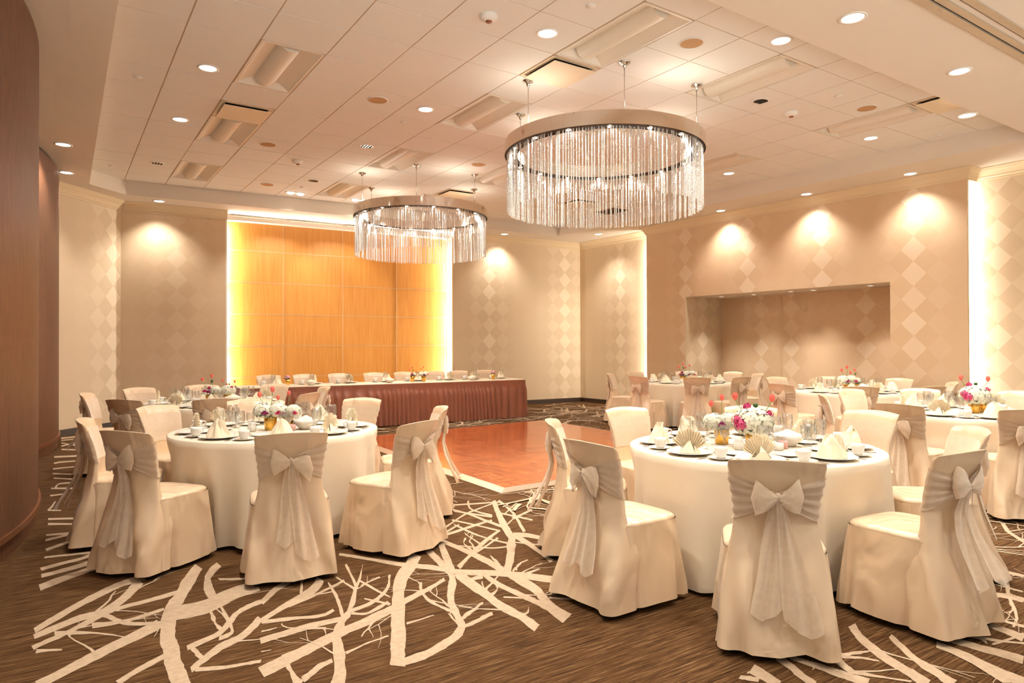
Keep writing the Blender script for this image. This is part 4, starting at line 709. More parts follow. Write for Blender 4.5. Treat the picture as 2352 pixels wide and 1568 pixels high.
# ------------------------------------------------------------------ chairs
def sgnpow(c, p): return math.copysign(abs(c) ** p, c)
def lerp_tab(T, z):
    if z <= T[0][0]: return T[0][1]
    for (a, va), (b, vb) in zip(T, T[1:]):
        if z <= b:
            k = (z - a) / (b - a); k = k * k * (3 - 2 * k) if False else k; return va + (vb - va) * k
    return T[-1][1]
HWT = [(0.02, .266), (.12, .258), (.25, .246), (.36, .232), (.44, .216), (.52, .196), (.62, .181), (.72, .190), (.82, .206), (.88, .214), (.905, .210)]
YBT = [(0.02, -.350), (.12, -.330), (.25, -.302), (.40, -.266), (.50, -.248), (.60, -.243), (.72, -.270), (.84, -.312), (.905, -.334)]
THT = [(0.02, .22), (.30, .17), (.43, .10), (.47, .060), (.52, .050), (.62, .046), (.80, .044), (.88, .040), (.897, .030), (.905, .012)]
def make_chair(seed, swing=0.0):
    rg = random.Random(seed); t = empty('banquet_chair')
    # seat
    def sup(a, b, z, n=64, p=.42, cyc=0.0):
        return [(a * sgnpow(math.cos(2 * PI * i / n), p), cyc + b * sgnpow(math.sin(2 * PI * i / n), p), z) for i in range(n)]
    q = MB(); q.grid([sup(.222, .220, .440), sup(.230, .228, .452), sup(.231, .229, .464), sup(.222, .220, .476), sup(.19, .19, .483), sup(.10, .10, .487), sup(.01, .01, .488)], True, 0, False, True)
    q.build('seat', M['satin'], t)
    # skirt with soft folds
    ph = [rg.uniform(0, 6.28) for _ in range(6)]
    q = MB(); rows = []; n = 112
    for k in range(15):
        f = k / 14; z = .458 - f * (.458 - .036); r = []
        for i in range(n):
            th = 2 * PI * i / n; cx_, sx_ = sgnpow(math.cos(th), .36), sgnpow(math.sin(th), .36)
            a = .232 + .026 * f; b = .230 + .020 * f
            fold = (.018 * math.sin(7 * th + ph[0] + 1.6 * f) + .010 * math.sin(13 * th + ph[1] + f) + .006 * math.sin(23 * th + ph[2] - f)) * (f ** .8)
            corner = .018 * f * max(0, abs(math.sin(2 * th)) - .75) * 4
            x = cx_ * (a + corner) + math.cos(th) * fold; y = sx_ * (b + corner) + math.sin(th) * fold
            y = min(y, .262)
            zz = z + (.008 * math.sin(5 * th + ph[3]) if k == 14 else 0); r.append((x, y, zz))
        rows.append(r)
    q.grid(rows, True); sk = q.build('skirt', M['satin'], t)
    # backrest slab, its cover falling to the floor behind
    def outline(z, u, off=0.0, disp=True):
        """u in 0..1 round the slab: rear left->right is 0..0.5, front back"""
        w, y0, th = lerp_tab(HWT, z) + off, lerp_tab(YBT, z), lerp_tab(THT, z)
        ang = 2 * PI * u
        pw_ = .34 if z < .44 else .34 + .21 * min(1, (z - .44) / .12); x = -w * sgnpow(math.cos(ang), pw_); dy = -sgnpow(math.sin(ang), pw_ * .9)       # -1 rear .. +1 front
        dy = dy if dy < 0 else dy
        y = y0 + th * .5 + (th * .5 + off) * dy
        y += .050 * (x / .2) ** 2 * min(1, max(0, (z - .1) / .5))
        if dy < 0 and disp:
            lo = max(0, min(1, (.66 - z) / .45)); e = max(0, 1 - (abs(x) / w) ** 4)
            y += e * lo * (.024 * math.sin(x * 24 + ph[4] + z * 9) + .010 * math.sin(x * 45 - z * 14 + ph[5]) + .024 * math.cos(x * 14 + 6 * z + ph[0]))
            y += e * .004 * math.sin(z * 60 + x * 8 + ph[1]) * max(0, 1 - abs(z - .82) / .1)
        zz = z - .016 * (x / .2) ** 2 * max(0, (z - .6) / .3)
        return (x, y, zz)
    q = MB(); rows = []; zs = [.034, .06, .10, .15, .20, .25, .30, .35, .40, .44, .48, .52, .56, .60, .64, .68, .72, .76, .80, .83, .86, .88, .892, .900, .905]
    n = 72
    for z in zs: rows.append([outline(z, i / n) for i in range(n)])
    q.grid(rows, True, 0, False, True); q.build('backrest', M['satin'], t)
    # sash: gathered band round the backrest
    kx = rg.uniform(-.012, .012); kz = .725
    q = MB(); rows = []; nu = 96; nv = 15
    for v in range(nv + 1):
        r = []
        for i in range(nu):
            u = i / nu; x, y, _ = outline(.7, u); rear = u < .5
            if rear:
                k = min(1, abs(x - kx) / .19); k = k ** .95
                lo = (kz - .022) * (1 - k) + .600 * k; hi = (kz + .022) * (1 - k) + .838 * k
            else: lo, hi = .600, .838
            f = v / nv; z = lo + (hi - lo) * f
            pl = .0045 * abs(math.sin(f * PI * 4.5 + ph[3])) + .003 * math.sin(f * PI * 9 + 20 * x) if rear else .0012 * math.sin(f * 20)
            off = .004 + max(0, pl) + (0.006 * (1 - min(1, abs(x - kx) / .06)) if rear else 0)
            r.append(outline(z, u, off))
        rows.append(r)
    q.grid(rows, True); q.build('sash_band', M['organza_thick'], t)
    yk = outline(kz, .25)[1]
    # bow: two loops and a knot
    q = MB(); q.ball((kx, yk - .022, kz), .020, .018, .026, 12, 8)
    bow = q.build('bow_knot', M['organza_thick'], t)
    for s in (-1, 1):
        L_ = rg.uniform(.10, .13); up = rg.uniform(-.05, .04); q = MB(); rows = []
        path = []
        for i in range(17):
            a = i / 16 * PI; fx = math.sin(a) ; fr = -math.cos(a)              # front layer -> tip -> rear layer
            path.append((fx * L_, fr * .020 * (1 + math.sin(a))))
        for i, (px_, py_) in enumerate(path):
            f = px_ / L_; wd = .012 + .068 * f ** .7; r = []
            for j in range(7):
                g = j / 6 * 2 - 1
                x = kx + s * (px_ + .006); y = yk - .028 + py_ * (1 - .25 * g * g) + .004 * math.sin(j * 2.4 + i); z = kz + up * f + g * wd + .006 * math.sin(i * .7 + ph[2]) * f
                r.append((x - s * .02 * abs(g) * f, y, z))
            rows.append(r)
        q.grid(rows); q.build('bow_loop', M['organza_thick'], bow)
    # tails
    for s in (-1, 1):
        L_ = rg.uniform(.40, .54); dx = s * rg.uniform(.015, .05) + rg.uniform(-.02, .02); q = MB(); rows = []; nr = 18
        p1, p2 = rg.uniform(0, 6), rg.uniform(0, 6)
        for i in range(nr + 1):
            f = i / nr; zc = kz - .01 - L_ * f; wd = .014 + .060 * f ** .7; r = []
            for j in range(13):
                g = j / 12 * 2 - 1; x = kx + dx * f * 1.5 + s * .006 + g * wd * (1 - .12 * math.sin(f * 5 + p1))
                z = zc - (.05 * (1 - abs(g - .3 * s)) if i == nr else .03 * (1 - abs(g)) * f)
                yb_ = lerp_tab(YBT, max(.03, z)) + .05 * (x / .2) ** 2 * min(1, max(0, (z - .1) / .5))
                y = yb_ - .026 - .010 * (s + 1) * .5 - (.012 + .014 * f) * (0.5 + 0.5 * math.sin(g * 5.5 + p2 + 3 * f)) - swing * f ** 1.6 * (.10 if s > 0 else .07)
                r.append((x, y, z))
            rows.append(r)
        q.grid(rows); q.build('sash_tail', M['organza'], bow)
    for x, y in ((-.20, -.27), (.20, -.27), (-.20, .20), (.20, .20)):
        q = MB(); q.lathe([(.013, 0), (.016, .004), (.016, .02), (.012, .022), (.012, .10)], 12, (x, y, 0), cap0=True, cap1=True); q.build('leg', M['black'], t)
    return t
CHP = [make_chair(11), make_chair(23), make_chair(37), make_chair(5, 1.0)]
cused = [False] * 4
def chair(x, y, rz, label, grp, v):
    o = CHP[v] if not cused[v] else copy_tree(CHP[v]); cused[v] = True
    o.location = (x, y, 0); o.rotation_euler = (0, 0, rz); return tag(o, label, 'chair', grp)
# ------------------------------------------------------------------ tables and table ware
TABLES = {'T1': ([1.478, 5.634], [(-101.4, 1.54), (-146.2, 1.4), (172.4, 1.35), (124.5, 1.35), (85.8, 1.35), (37.8, 1.35), (-20.2, 1.36), (-65.7, 1.52)]), 'T2': ([1.528, 8.608], [(-99.6, 1.36), (-138.2, 1.36), (161.2, 1.35), (121.2, 1.35), (85.6, 1.36), (44.0, 1.35), (-0.8, 1.35), (-51.2, 1.35)]), 'T3': ([3.831, 2.864], [(-138.9, 1.49), (179.9, 1.45), (135.2, 1.35), (85.5, 1.35), (37.5, 1.35), (-0.3, 1.5), (-45.0, 1.35), (-95.5, 1.35)]), 'T4': ([9.472, 8.458], [(-131.2, 1.35), (-175.5, 1.36), (127.9, 1.43), (90.5, 1.35), (42, 1.36), (5.0, 1.48), (-31, 1.35), (-96.6, 1.35)]), 'T5': ([9.49, 5.49], [(-143.7, 1.46), (-183.3, 1.46), (80.5, 1.35), (40.8, 1.35), (-5.1, 1.35), (-50.7, 1.38), (-106.2, 1.46)]), 'T6': ([7.479, 3.049], [(-140.4, 1.35), (178.2, 1.35), (123.2, 1.35), (79.8, 1.42), (44.3, 1.38), (2.5, 1.43)])}
TN = dict(T1='front left table', T2='rear left table', T3='front right table', T4='far corner table', T5='alcove table', T6='right edge table')
SN = dict(T1=['near', 'near left', 'left', 'far left', 'far', 'far right', 'right', 'near right'], T2=['near', 'near left', 'left', 'far left', 'far', 'far right', 'right', 'near right'],
          T3=['near', 'near left', 'left', 'far left', 'far', 'far right', 'right', 'near right'], T4=['near', 'near left', 'left', 'far left', 'far', 'far right', 'right', 'near right'],
          T5=['near', 'left', 'far left', 'far', 'far right', 'right', 'near right'], T6=['near right', 'near left', 'left', 'far left', 'far', 'far right'])
TR, TH_ = .80, .75
def make_cloth(seed, cx, cyy, seats, name='tablecloth', r0=TR, ztop=TH_):
    rg = random.Random(seed); p = [rg.uniform(0, 6.28) for _ in range(5)]; n = 220; rows = []
    rows.append([(.002 * math.cos(2 * PI * i / n), .002 * math.sin(2 * PI * i / n), ztop) for i in range(n)])
    for r in (.3, .6, r0 - .012): rows.append([(r * math.cos(2 * PI * i / n), r * math.sin(2 * PI * i / n), ztop) for i in range(n)])
    rows.append([((r0 - .002) * math.cos(2 * PI * i / n), (r0 - .002) * math.sin(2 * PI * i / n), ztop - .005) for i in range(n)])
    NF = 15
    for k in range(1, 19):
        f = k / 18; z = (ztop - .012) * (1 - f) + .030 * f; r = []
        for i in range(n):
            th = 2 * PI * i / n; wob = th + .10 * math.sin(3 * th + p[0]) + .05 * math.sin(5 * th + p[1])
            s = math.sin(NF * wob + .5 * f * math.sin(2 * th + p[2])); s = (abs(s) ** .8) * (1 if s > 0 else -1)
            amp = .008 + .060 * f ** .7 * (.65 + .35 * math.sin(4 * th + p[3]))
            rr = r0 + .030 * f + amp * s * (.15 + .85 * f)
            for sa, sd in seats:                       # pushed in by the chair seats
                d_ = (th - sa + PI) % (2 * PI) - PI
                if abs(d_) < .8:
                    lim = (sd - .285) / max(.5, math.cos(d_)); lat = abs(rr * math.sin(d_)); g_ = max(0, min(1, (lat - .25) / .06)); g_ = g_ * g_ * (3 - 2 * g_)
                    lim -= .026 * (1 + s) * f
                    if rr > lim: k_ = min(1, f * 4); rr = rr * (1 - (1 - g_) * k_) + lim * (1 - g_) * k_
            r.append((rr * math.cos(th), rr * math.sin(th), z + (.010 * math.sin(9 * th + p[4]) if k == 18 else 0)))
        rows.append(r)
    q = MB(); q.grid(rows, True, 0, True, False); o = q.build(name, M['cloth']); o.location = (cx, cyy, 0); return o
def make_round_table():
    t = empty('round_table'); q = MB(); q.lathe([(.0005, .745), (.76, .745), (.765, .735), (.76, .715), (.0005, .715)], 48); q.build('tabletop', M['walnut'], t)
    for k in range(4):
        a = PI / 4 + PI / 2 * k; q = MB(); q.tube([(.5 * math.cos(a), .5 * math.sin(a), 0), (.5 * math.cos(a), .5 * math.sin(a), .716)], .014, 10); q.build('leg', M['black'], t)
    return t
RT = make_round_table()
# china: prototypes (origin at the foot)
def lathe_obj(name, prof, m, n=32, extra=None):
    q = MB(); q.lathe(prof, n)
    if extra: extra(q)
    return q.build(name, m)
P = {}
P['plate'] = lathe_obj('dinner_plate', [(.0005, .001), (.07, .001), (.075, .004), (.098, .010), (.138, .018), (.141, .020), (.138, .021), (.098, .014), (.072, .008), (.0005, .007)], M['china'], 44)
P['bread'] = lathe_obj('bread_plate', [(.0005, .001), (.045, .001), (.062, .007), (.082, .012), (.083, .014), (.062, .010), (.044, .005), (.0005, .005)], M['china'], 32)
P['saucer'] = lathe_obj('saucer', [(.0005, .001), (.035, .001), (.05, .006), (.074, .013), (.076, .015), (.048, .009), (.0005, .007)], M['china'], 32)
def handle(q): q.tube(cr_spline([(.036, 0, .052), (.055, 0, .055), (.062, 0, .038), (.052, 0, .020), (.032, 0, .016)], 3), .004, 6)
P['cup'] = lathe_obj('coffee_cup', [(.0005, .003), (.022, .003), (.024, .0), (.026, .006), (.033, .020), (.037, .045), (.040, .062), (.038, .062), (.035, .045), (.030, .020), (.0005, .010)], M['china'], 28, handle)
P['goblet'] = lathe_obj('water_goblet', [(.0005, .001), (.034, .001), (.035, .003), (.008, .008), (.0045, .018), (.0045, .060), (.010, .070), (.030, .090), (.037, .115), (.038, .150), (.034, .185), (.033, .185), (.036, .150), (.035, .116), (.028, .094), (.0005, .078)], M['glass'], 28)
P['tumbler'] = lathe_obj('wine_glass', [(.0005, .001), (.031, .001), (.032, .003), (.007, .008), (.004, .018), (.004, .078), (.008, .086), (.024, .104), (.030, .130), (.028, .170), (.027, .170), (.029, .130), (.022, .107), (.0005, .090)], M['glass'], 24)
def cutlery(kind):
    q = MB(); pr = [(-.10, .004), (-.095, .008), (-.06, .007), (0, .0035), (.03, .004)]
    q.grid([[(-w_, y, .0015), (0, y, .004), (w_, y, .0015)] for y, w_ in pr])
    if kind == 'knife': q.grid([[(-w_, y, .0012), (w_, y, .0028)] for y, w_ in ((.03, .004), (.05, .009), (.09, .009), (.105, .001))])
    else:
        q.grid([[(-w_, y, .001), (0, y, .004), (w_, y, .001)] for y, w_ in ((.03, .004), (.045, .011), (.06, .012))])
        for x in (-.009, -.003, .003, .009): q.box(x - .0016, .06, .002, x + .0016, .10, .0045)
    return q.build(kind, M['silver'], smooth=False)
P['fork'] = cutlery('fork'); P['knife'] = cutlery('knife')
def napkin_fan(seed):
    rg = random.Random(seed); q = MB(); n = 15; rows = []
    top, bot, back = [], [], []
    for i in range(n * 2 + 1):
        a = -1.35 + 2.7 * i / (n * 2); zig = .007 * (1 if i % 2 else -1); R_ = .105 + .006 * math.sin(i * .9 + seed)
        top.append((math.sin(a) * R_ * 1.02, zig * 1.6 + .012, .020 + math.cos(a) * R_ * 1.08 + .012)); bot.append((math.sin(a) * .020, zig * .6, .010 + .004 * math.cos(a)))
    mid = [tuple((p + q_) / 2 for p, q_ in zip(a_, b_)) for a_, b_ in zip(top, bot)]
    q.grid([bot, mid, top])
    q.grid([[(-.055, -.02, .003), (.055, -.02, .003)], [(-.02, -.028, .045), (.02, -.028, .045)], [(0, -.004, .075), (.001, -.004, .075)]])
    q.grid([[(-.05, .045, .002), (.05, .045, .002)], [(-.02, .02, .05), (.02, .02, .05)], [(-.002, .004, .08), (.002, .004, .08)]])
    q.grid([[(-.07, -.01, .002), (-.05, .04, .002)], [(-.035, -.004, .045), (-.03, .016, .045)]]); q.grid([[(.07, -.01, .002), (.05, .04, .002)], [(.035, -.004, .045), (.03, .016, .045)]])
    return q.build('folded_napkin', M['napkin'], smooth=False, solid=.0016)
def napkin_peak(seed):
    rg = random.Random(seed); q = MB(); n = 28; rows = []
    for k in range(9):
        f = k / 8; r = []
        for i in range(n):
            th = 2 * PI * i / n; base = .078 * (1 - f) ** .62 + .012; ril = 1 + (.22 * math.sin(5 * th + seed + f * 2) + .12 * math.sin(9 * th)) * (.35 + .65 * f)
            sp = .030 * f * math.sin(th + seed) * f
            zz = .002 + .118 * f * (1 + (.16 * math.sin(3 * th + seed) if k > 5 else 0)); r.append((base * ril * math.cos(th), base * ril * .82 * math.sin(th) + sp, zz))
        rows.append(r)
    q.grid(rows, True, 0, False, True); o = q.build('folded_napkin', M['napkin'], smooth=False); return o
P['nap'] = [napkin_fan(1), napkin_peak(2), napkin_peak(5), napkin_fan(3)]
P['bowl'] = lathe_obj('bread_bowl', [(.0005, .003), (.045, .003), (.05, .0), (.055, .01), (.085, .04), (.10, .075), (.097, .075), (.08, .042), (.0005, .014)], M['china'], 36)
P['creamer'] = lathe_obj('creamer', [(.0005, .001), (.026, .001), (.034, .02), (.033, .045), (.026, .06), (.030, .072), (.027, .072), (.0005, .05)], M['wax'], 24, lambda q: q.tube(cr_spline([(.028, 0, .062), (.05, 0, .06), (.052, 0, .03), (.032, 0, .02)], 3), .0035, 6))
P['candle'] = lathe_obj('tealight_holder', [(.0005, .001), (.026, .001), (.030, .02), (.031, .05), (.028, .05), (.026, .01), (.0005, .008)], M['candle'], 22)
P['sugar'] = lathe_obj('sugar_caddy', [(.0005, .001), (.030, .001), (.033, .01), (.033, .048), (.030, .048), (.028, .01), (.0005, .008)], M['china'], 4)
def bread_cloth():
    q = MB(); n = 24; rows = []
    for k in range(6):
        f = k / 5; rows.append([((.088 * (1 - f) + .008) * (1 + .12 * math.sin(5 * th_ + k)) * math.cos(th_), (.088 * (1 - f) + .008) * (1 + .12 * math.sin(4 * th_)) * math.sin(th_), .055 + .055 * f + .02 * math.sin(3 * th_ + f) * (1 - f)) for th_ in [2 * PI * i / n for i in range(n)]])
    q.grid(rows, True, 0, False, True); return q.build('bread_napkin', M['napkin'])
P['bcloth'] = bread_cloth()
# flowers
def florets(q, c, r, cnt, rg, sx=1, sy=1, sz=.8, size=.016):
    for k in range(cnt):
        zz = 1 - 1.65 * (k + .5) / cnt; a = k * 2.39996; rr = math.sqrt(max(0, 1 - zz * zz)); n_ = Vector((rr * math.cos(a), rr * math.sin(a), zz)).normalized()
        n_ = (n_ + Vector((rg.uniform(-.2, .2), rg.uniform(-.2, .2), rg.uniform(-.2, .2)))).normalized()
        p = Vector((c[0] + n_.x * r * sx, c[1] + n_.y * r * sy, c[2] + n_.z * r * sz)) + n_ * rg.uniform(-.006, .006)
        t1 = n_.orthogonal().normalized(); t2 = n_.cross(t1); b0 = rg.uniform(0, 6.28); s = size * rg.uniform(.8, 1.2)
        for m_ in range(4):
            b = b0 + m_ * PI / 2; d = t1 * math.cos(b) + t2 * math.sin(b); e = t1 * math.cos(b + PI / 2) + t2 * math.sin(b + PI / 2)
            q.add([p, p + d * s * .6 + e * s * .5 + n_ * .004, p + d * s + n_ * .001, p + d * s * .6 - e * s * .5 + n_ * .004], [(0, 1, 2, 3)])
def rose(q, c, r, rg):
    for k in range(22):
        f = k / 22; a = k * 2.4; rr = r * (.18 + .82 * f); up = r * (.75 - .55 * f)
        d = Vector((math.cos(a), math.sin(a), 0)); e = Vector((-math.sin(a), math.cos(a), 0)); w_ = rr * .75; b = Vector(c)
        rows = []
        for i in range(4):
            g = i / 3; rows.append([tuple(b + d * rr * (.35 + .65 * math.sin(g * 1.5)) + e * w_ * u * math.sin(.5 + g * 1.6) - d * rr * .35 * u * u + Vector((0, 0, up * g * 1.3 - r * .2))) for u in (-1, -.4, .4, 1)])
        q.grid(rows)
def bouquet(seed, kind):
    """kind 0: big hydrangea with pink clusters, 1: hydrangea with roses and tulips, 2: small vivid pink, 3: airy pale pink"""
    rg = random.Random(seed); t = empty('flower_bouquet')
    hy = M['hydrangea']
    q = MB()
    for k in range(9):
        a = 2 * PI * k / 9; q.tube([(.012 * math.cos(a), .012 * math.sin(a), -.09), (.035 * math.cos(a), .035 * math.sin(a), .03)], .0025, 5)
    q.build('stem', M['stem'], t)
    if kind == 0:
        q = MB(); q.ball((0, 0, .055), .098, .094, .074, 16, 10); florets(q, (0, 0, .055), .098, 420, rg, 1.15, 1.1, .85); q.build('hydrangea', hy, t)
        for (dx, dy, dz) in ((-.095, -.03, .07), (-.085, -.055, .045)): q = MB(); florets(q, (dx, dy, dz), .034, 40, rg, size=.013); q.build('pink_cluster', M['pink'], t)
        q = MB(); florets(q, (-.03, .02, .145), .022, 26, rg, size=.011); q.build('pink_cluster', M['pink'], t); q = MB(); florets(q, (.075, -.05, .11), .020, 22, rg, size=.010); q.build('pink_cluster', M['pink'], t)
    elif kind == 1:
        q = MB(); q.ball((-.055, 0, .045), .06, .06, .05, 12, 8); florets(q, (-.055, 0, .045), .072, 260, rg); q.build('hydrangea', hy, t)
        q = MB(); q.ball((.055, .01, .05), .055, .055, .05, 12, 8); florets(q, (.055, .01, .05), .068, 240, rg); q.build('hydrangea', hy, t)
        q = MB(); rose(q, (-.02, -.075, .03), .036, rg); q.build('rose', M['purple'], t); q = MB(); rose(q, (.085, -.055, .03), .036, rg); q.build('rose', M['pink'], t)
    elif kind == 2:
        q = MB(); q.ball((.05, .03, .04), .05, .05, .045, 12, 8); florets(q, (.05, .03, .04), .062, 200, rg); q.build('hydrangea', hy, t)
        for (dx, dy, dz) in ((-.05, -.03, .035), (0, -.05, .03), (-.01, .0, .07)): q = MB(); rose(q, (dx, dy, dz), .034, rg); q.build('rose', M['pink'] if dx else M['purple'], t)
    else:
        q = MB(); florets(q, (0, 0, .05), .045, 90, rg, 1.3, 1.3, .9, .020); q.build('pale_blossom', mat_pale, t)
        q = MB(); rose(q, (0, -.03, .03), .030, rg); q.build('rose', M['purple'], t)
    if kind in (0, 1, 2):
        for (dx, dy, h) in ((-.10, .02, .19), (.11, -.01, .18)) if kind == 0 else ((-.08, -.02, .16), (.01, .02, .20)):
            p = [(0, 0, .02), (dx * .5, dy * .5, h * .55), (dx, dy, h)]; q = MB(); q.tube(cr_spline(p, 4), .0022, 5); st = q.build('tulip', M['stem'], t)
            q = MB()
            for m_ in range(5):
                a = m_ * 2 * PI / 5; rows = []
                for i in range(6):
                    g = i / 5; rr = .017 * math.sin(.35 + g * 2.2); rows.append([(dx + rr * math.cos(a + u), dy + rr * math.sin(a + u), h - .004 + .045 * g) for u in (-.75, -.25, .25, .75)])
                q.grid(rows)
            q.build('petals', M['coral'], st)
    for k in range(5):
        a = rg.uniform(0, 6.28) if k else PI * 1.2; d = Vector((math.cos(a), math.sin(a), 0)); e = Vector((-d.y, d.x, 0)); L_ = rg.uniform(.05, .07); r0_ = .045 if kind != 3 else .02
        b = Vector((0, 0, -.005)) + d * r0_; rows = []
        for i in range(6):
            g = i / 5; w_ = .022 * math.sin(PI * (g * .92 + .05)); rows.append([tuple(b + d * L_ * g + e * w_ * u + Vector((0, 0, .02 * math.sin(g * 2.5) + .006 * abs(u)))) for u in (-1, 0, 1)])
        q = MB(); q.grid(rows); q.build('leaf', M['leaf'], t)
    if kind in (0, 2):
        q = MB(); q.tube(cr_spline([(.02, .0, .06), (.025, .01, .12), (.015, .01, .16)], 3), .002, 5); q.ball((.018, .008, .155), .016, .016, .014, 8, 6); q.build('green_bud', M['leaf'], t)
    return t
mat_pale = mat('pale_pink_petal', srgb(236, 186, 192), .6, noise_amt=.12, noise_scale=40)
BQ = [bouquet(1, 0), bouquet(2, 1), bouquet(3, 2), bouquet(4, 3)]; bqu = [False] * 4
q = MB(); q.lathe([(.0005, .001), (.040, .001), (.043, .004), (.046, .05), (.048, .100), (.047, .102), (.044, .100), (.042, .05), (.0005, .01)], 72, rfun=lambda a, z: 1 + .035 * abs(math.sin(9 * a)) * (1 if z > .045 else .15))
VP = q.build('gold_vase', M['gold'])
q = MB(); q.lathe([(.0005, .001), (.030, .001), (.032, .004), (.036, .06), (.043, .105), (.041, .105), (.034, .06), (.0005, .01)], 48, rfun=lambda a, z: 1 + .03 * abs(math.sin(8 * a)))
VP2 = q.build('gold_vase', M['gold']); vpu = [False, False]
used1 = set()
def put(key, x, y, z, rz, label, cat, grp, s=1.0):
    p = P[key] if not isinstance(key, tuple) else P[key[0]][key[1]]
    o = p
    if key in used1: o = p.copy(); C.objects.link(o)
    used1.add(key); o.location = (x, y, z); o.rotation_euler = (0, 0, rz); o.scale = (s, s, s); return tag(o, label, cat, grp)
def vase_set(x, y, z, rz, kind, v2, lab_v, lab_b, sc_=1.0):
    p = (VP, VP2)[v2]; o = p if not vpu[v2] else p.copy()
    if vpu[v2]: C.objects.link(o)
    vpu[v2] = True; o.location = (x, y, z); tag(o, lab_v, 'vase', 'gold vases')
    b = BQ[kind] if not bqu[kind] else copy_tree(BQ[kind]); bqu[kind] = True
    b.location = (x, y, z + .105); b.rotation_euler = (0, 0, rz); b.scale = (sc_,) * 3; tag(b, lab_b, 'flowers', 'flower arrangements')
CAM_RZ = {}
VROT = math.radians(-33.8)
ti = 0
for T, (cc, seats) in TABLES.items():
    ti += 1; cx_, cy_ = cc; tn = TN[T]
    o = RT if ti == 1 else copy_tree(RT); o.location = (cx_, cy_, 0); tag(o, 'round banquet table under the white cloth, the %s' % tn, 'table', 'round banquet tables')
    c_ = make_cloth(50 + ti, cx_, cy_, [(math.radians(a_), r_ - .30) for a_, r_ in seats]); tag(c_, 'white floor length round tablecloth on the %s' % tn, 'tablecloth', 'white round tablecloths');
    for k, (ang, R_) in enumerate(seats):
        a = math.radians(ang); ux, uy = math.cos(a), math.sin(a); Rb = R_ - .30
        rg = random.Random(ti * 100 + k); sn = SN[T][k]
        v = 3 if (T, sn) in (('T1', 'left'), ('T1', 'right'), ('T3', 'left'), ('T3', 'near right'), ('T2', 'left')) else rg.randrange(3)
        chair(cx_ + ux * Rb, cy_ + uy * Rb, a + PI / 2 + rg.uniform(-.05, .05), 'cream covered chair with bow on the %s side of the %s' % (sn, tn), 'covered chairs round the %s' % tn, v)
        far = T in ('T4', 'T5')
        def pt(r, t_): return (cx_ + ux * r - uy * t_, cy_ + uy * r + ux * t_)
        rz = a + PI / 2; where = 'at the %s seat of the %s' % (sn, tn); Z = TH_ + .0005
        x, y = pt(.60, 0); put('plate', x, y, Z, rz, 'white dinner plate under a napkin %s' % where, 'plate', 'dinner plates')
        nk = ('nap', (k + ti) % 4); put(nk, x, y, Z + .0105, rz + rg.uniform(-.5, .5) + (PI if k % 2 else 0), 'ivory %s napkin %s' % ('fan folded' if nk[1] in (0, 3) else 'peak folded', where), 'napkin', 'folded napkins')
        x, y = pt(.60, .235); put('saucer', x, y, Z, rz, 'white saucer %s' % where, 'saucer', 'saucers'); put('cup', x, y, Z + .0095, rz + 2.2, 'white cup on its saucer %s' % where, 'cup', 'coffee cups')
        x, y = pt(.43, .03); put('goblet', x, y, Z, 0, 'clear stemmed water goblet %s' % where, 'glass', 'water goblets')
        if not far:
            x, y = pt(.362, .068); put('tumbler', x, y, Z, 0, 'clear stemmed wine glass %s' % where, 'glass', 'wine glasses')
            x, y = pt(.40, -.13); put('bread', x, y, Z, rz, 'small white bread plate %s' % where, 'plate', 'bread plates')
            x, y = pt(.61, -.165); put('fork', x, y, Z, rz, 'silver fork beside the plate %s' % where, 'fork', 'forks')
            x, y = pt(.61, .155); put('knife', x, y, Z, rz, 'silver knife beside the plate %s' % where, 'knife', 'knives')
    Z = TH_ + .0005; rv = VROT
    def cp(r, d): return (cx_ + r * math.cos(rv) - d * math.sin(rv) * 1, cy_ + r * math.sin(rv) + d * math.cos(rv))   # r to the viewer's right, d away
    LAY = dict(T1=[((-.03, -.06), 1, 0, 1.0), ((.09, -.02), 1, 0, .85)], T2=[((-.03, -.02), 2, 0, 1.0), ((.14, .08), 0, 0, .75)], T3=[((-.02, -.08), 0, 0, 1.1), ((-.17, .10), 1, 0, .95)],
               T4=[((-.08, 0), 2, 0, 1.0), ((.06, .06), 1, 0, .9)], T5=[((.02, 0), 1, 0, 1.1), ((.16, .06), 2, 0, .9)], T6=[((.0, -.05), 0, 0, 1.15), ((.14, .02), 3, 0, .9)])[T]
    BL = ['white hydrangea bouquet with pink clusters', 'hydrangea bouquet with purple and pink roses', 'vivid pink rose and white hydrangea bouquet', 'airy pale pink blossom bouquet']
    for m_, ((r_, d_), kd, v2, s_) in enumerate(LAY):
        x, y = cp(r_, d_); same = LAY[0][1] == LAY[1][1]; suf = ', %s one' % ('left', 'right')[m_] if same else ''
        vase_set(x, y, Z, rv, kd, v2, 'gold vase on the %s under the %s%s' % (tn, ['hydrangea and pink clusters', 'paired roses', 'vivid pink roses', 'pale blossoms'][kd], suf), '%s on the %s%s' % (BL[kd], tn, suf), s_)
    x, y = cp(.235, .0); put('bowl', x, y, Z, 0, 'white bread bowl beside the vases on the %s' % tn, 'bowl', 'bread bowls'); put('bcloth', x, y, Z, ti, 'ivory cloth folded in the bread bowl on the %s' % tn, 'napkin', 'bread cloths')
    x, y = cp(-.14, -.16); put('creamer', x, y, Z, 1, 'small white creamer in front of the vases on the %s' % tn, 'creamer', 'creamers')
    x, y = cp(.16, -.12); put('candle', x, y, Z, 0, 'rose tinted tealight holder right of the vases on the %s' % tn, 'candle holder', 'tealight holders')
    x, y = cp(.10, -.19); put('sugar', x, y, Z, .6, 'small square white sugar caddy on the %s' % tn, 'caddy', 'sugar caddies')

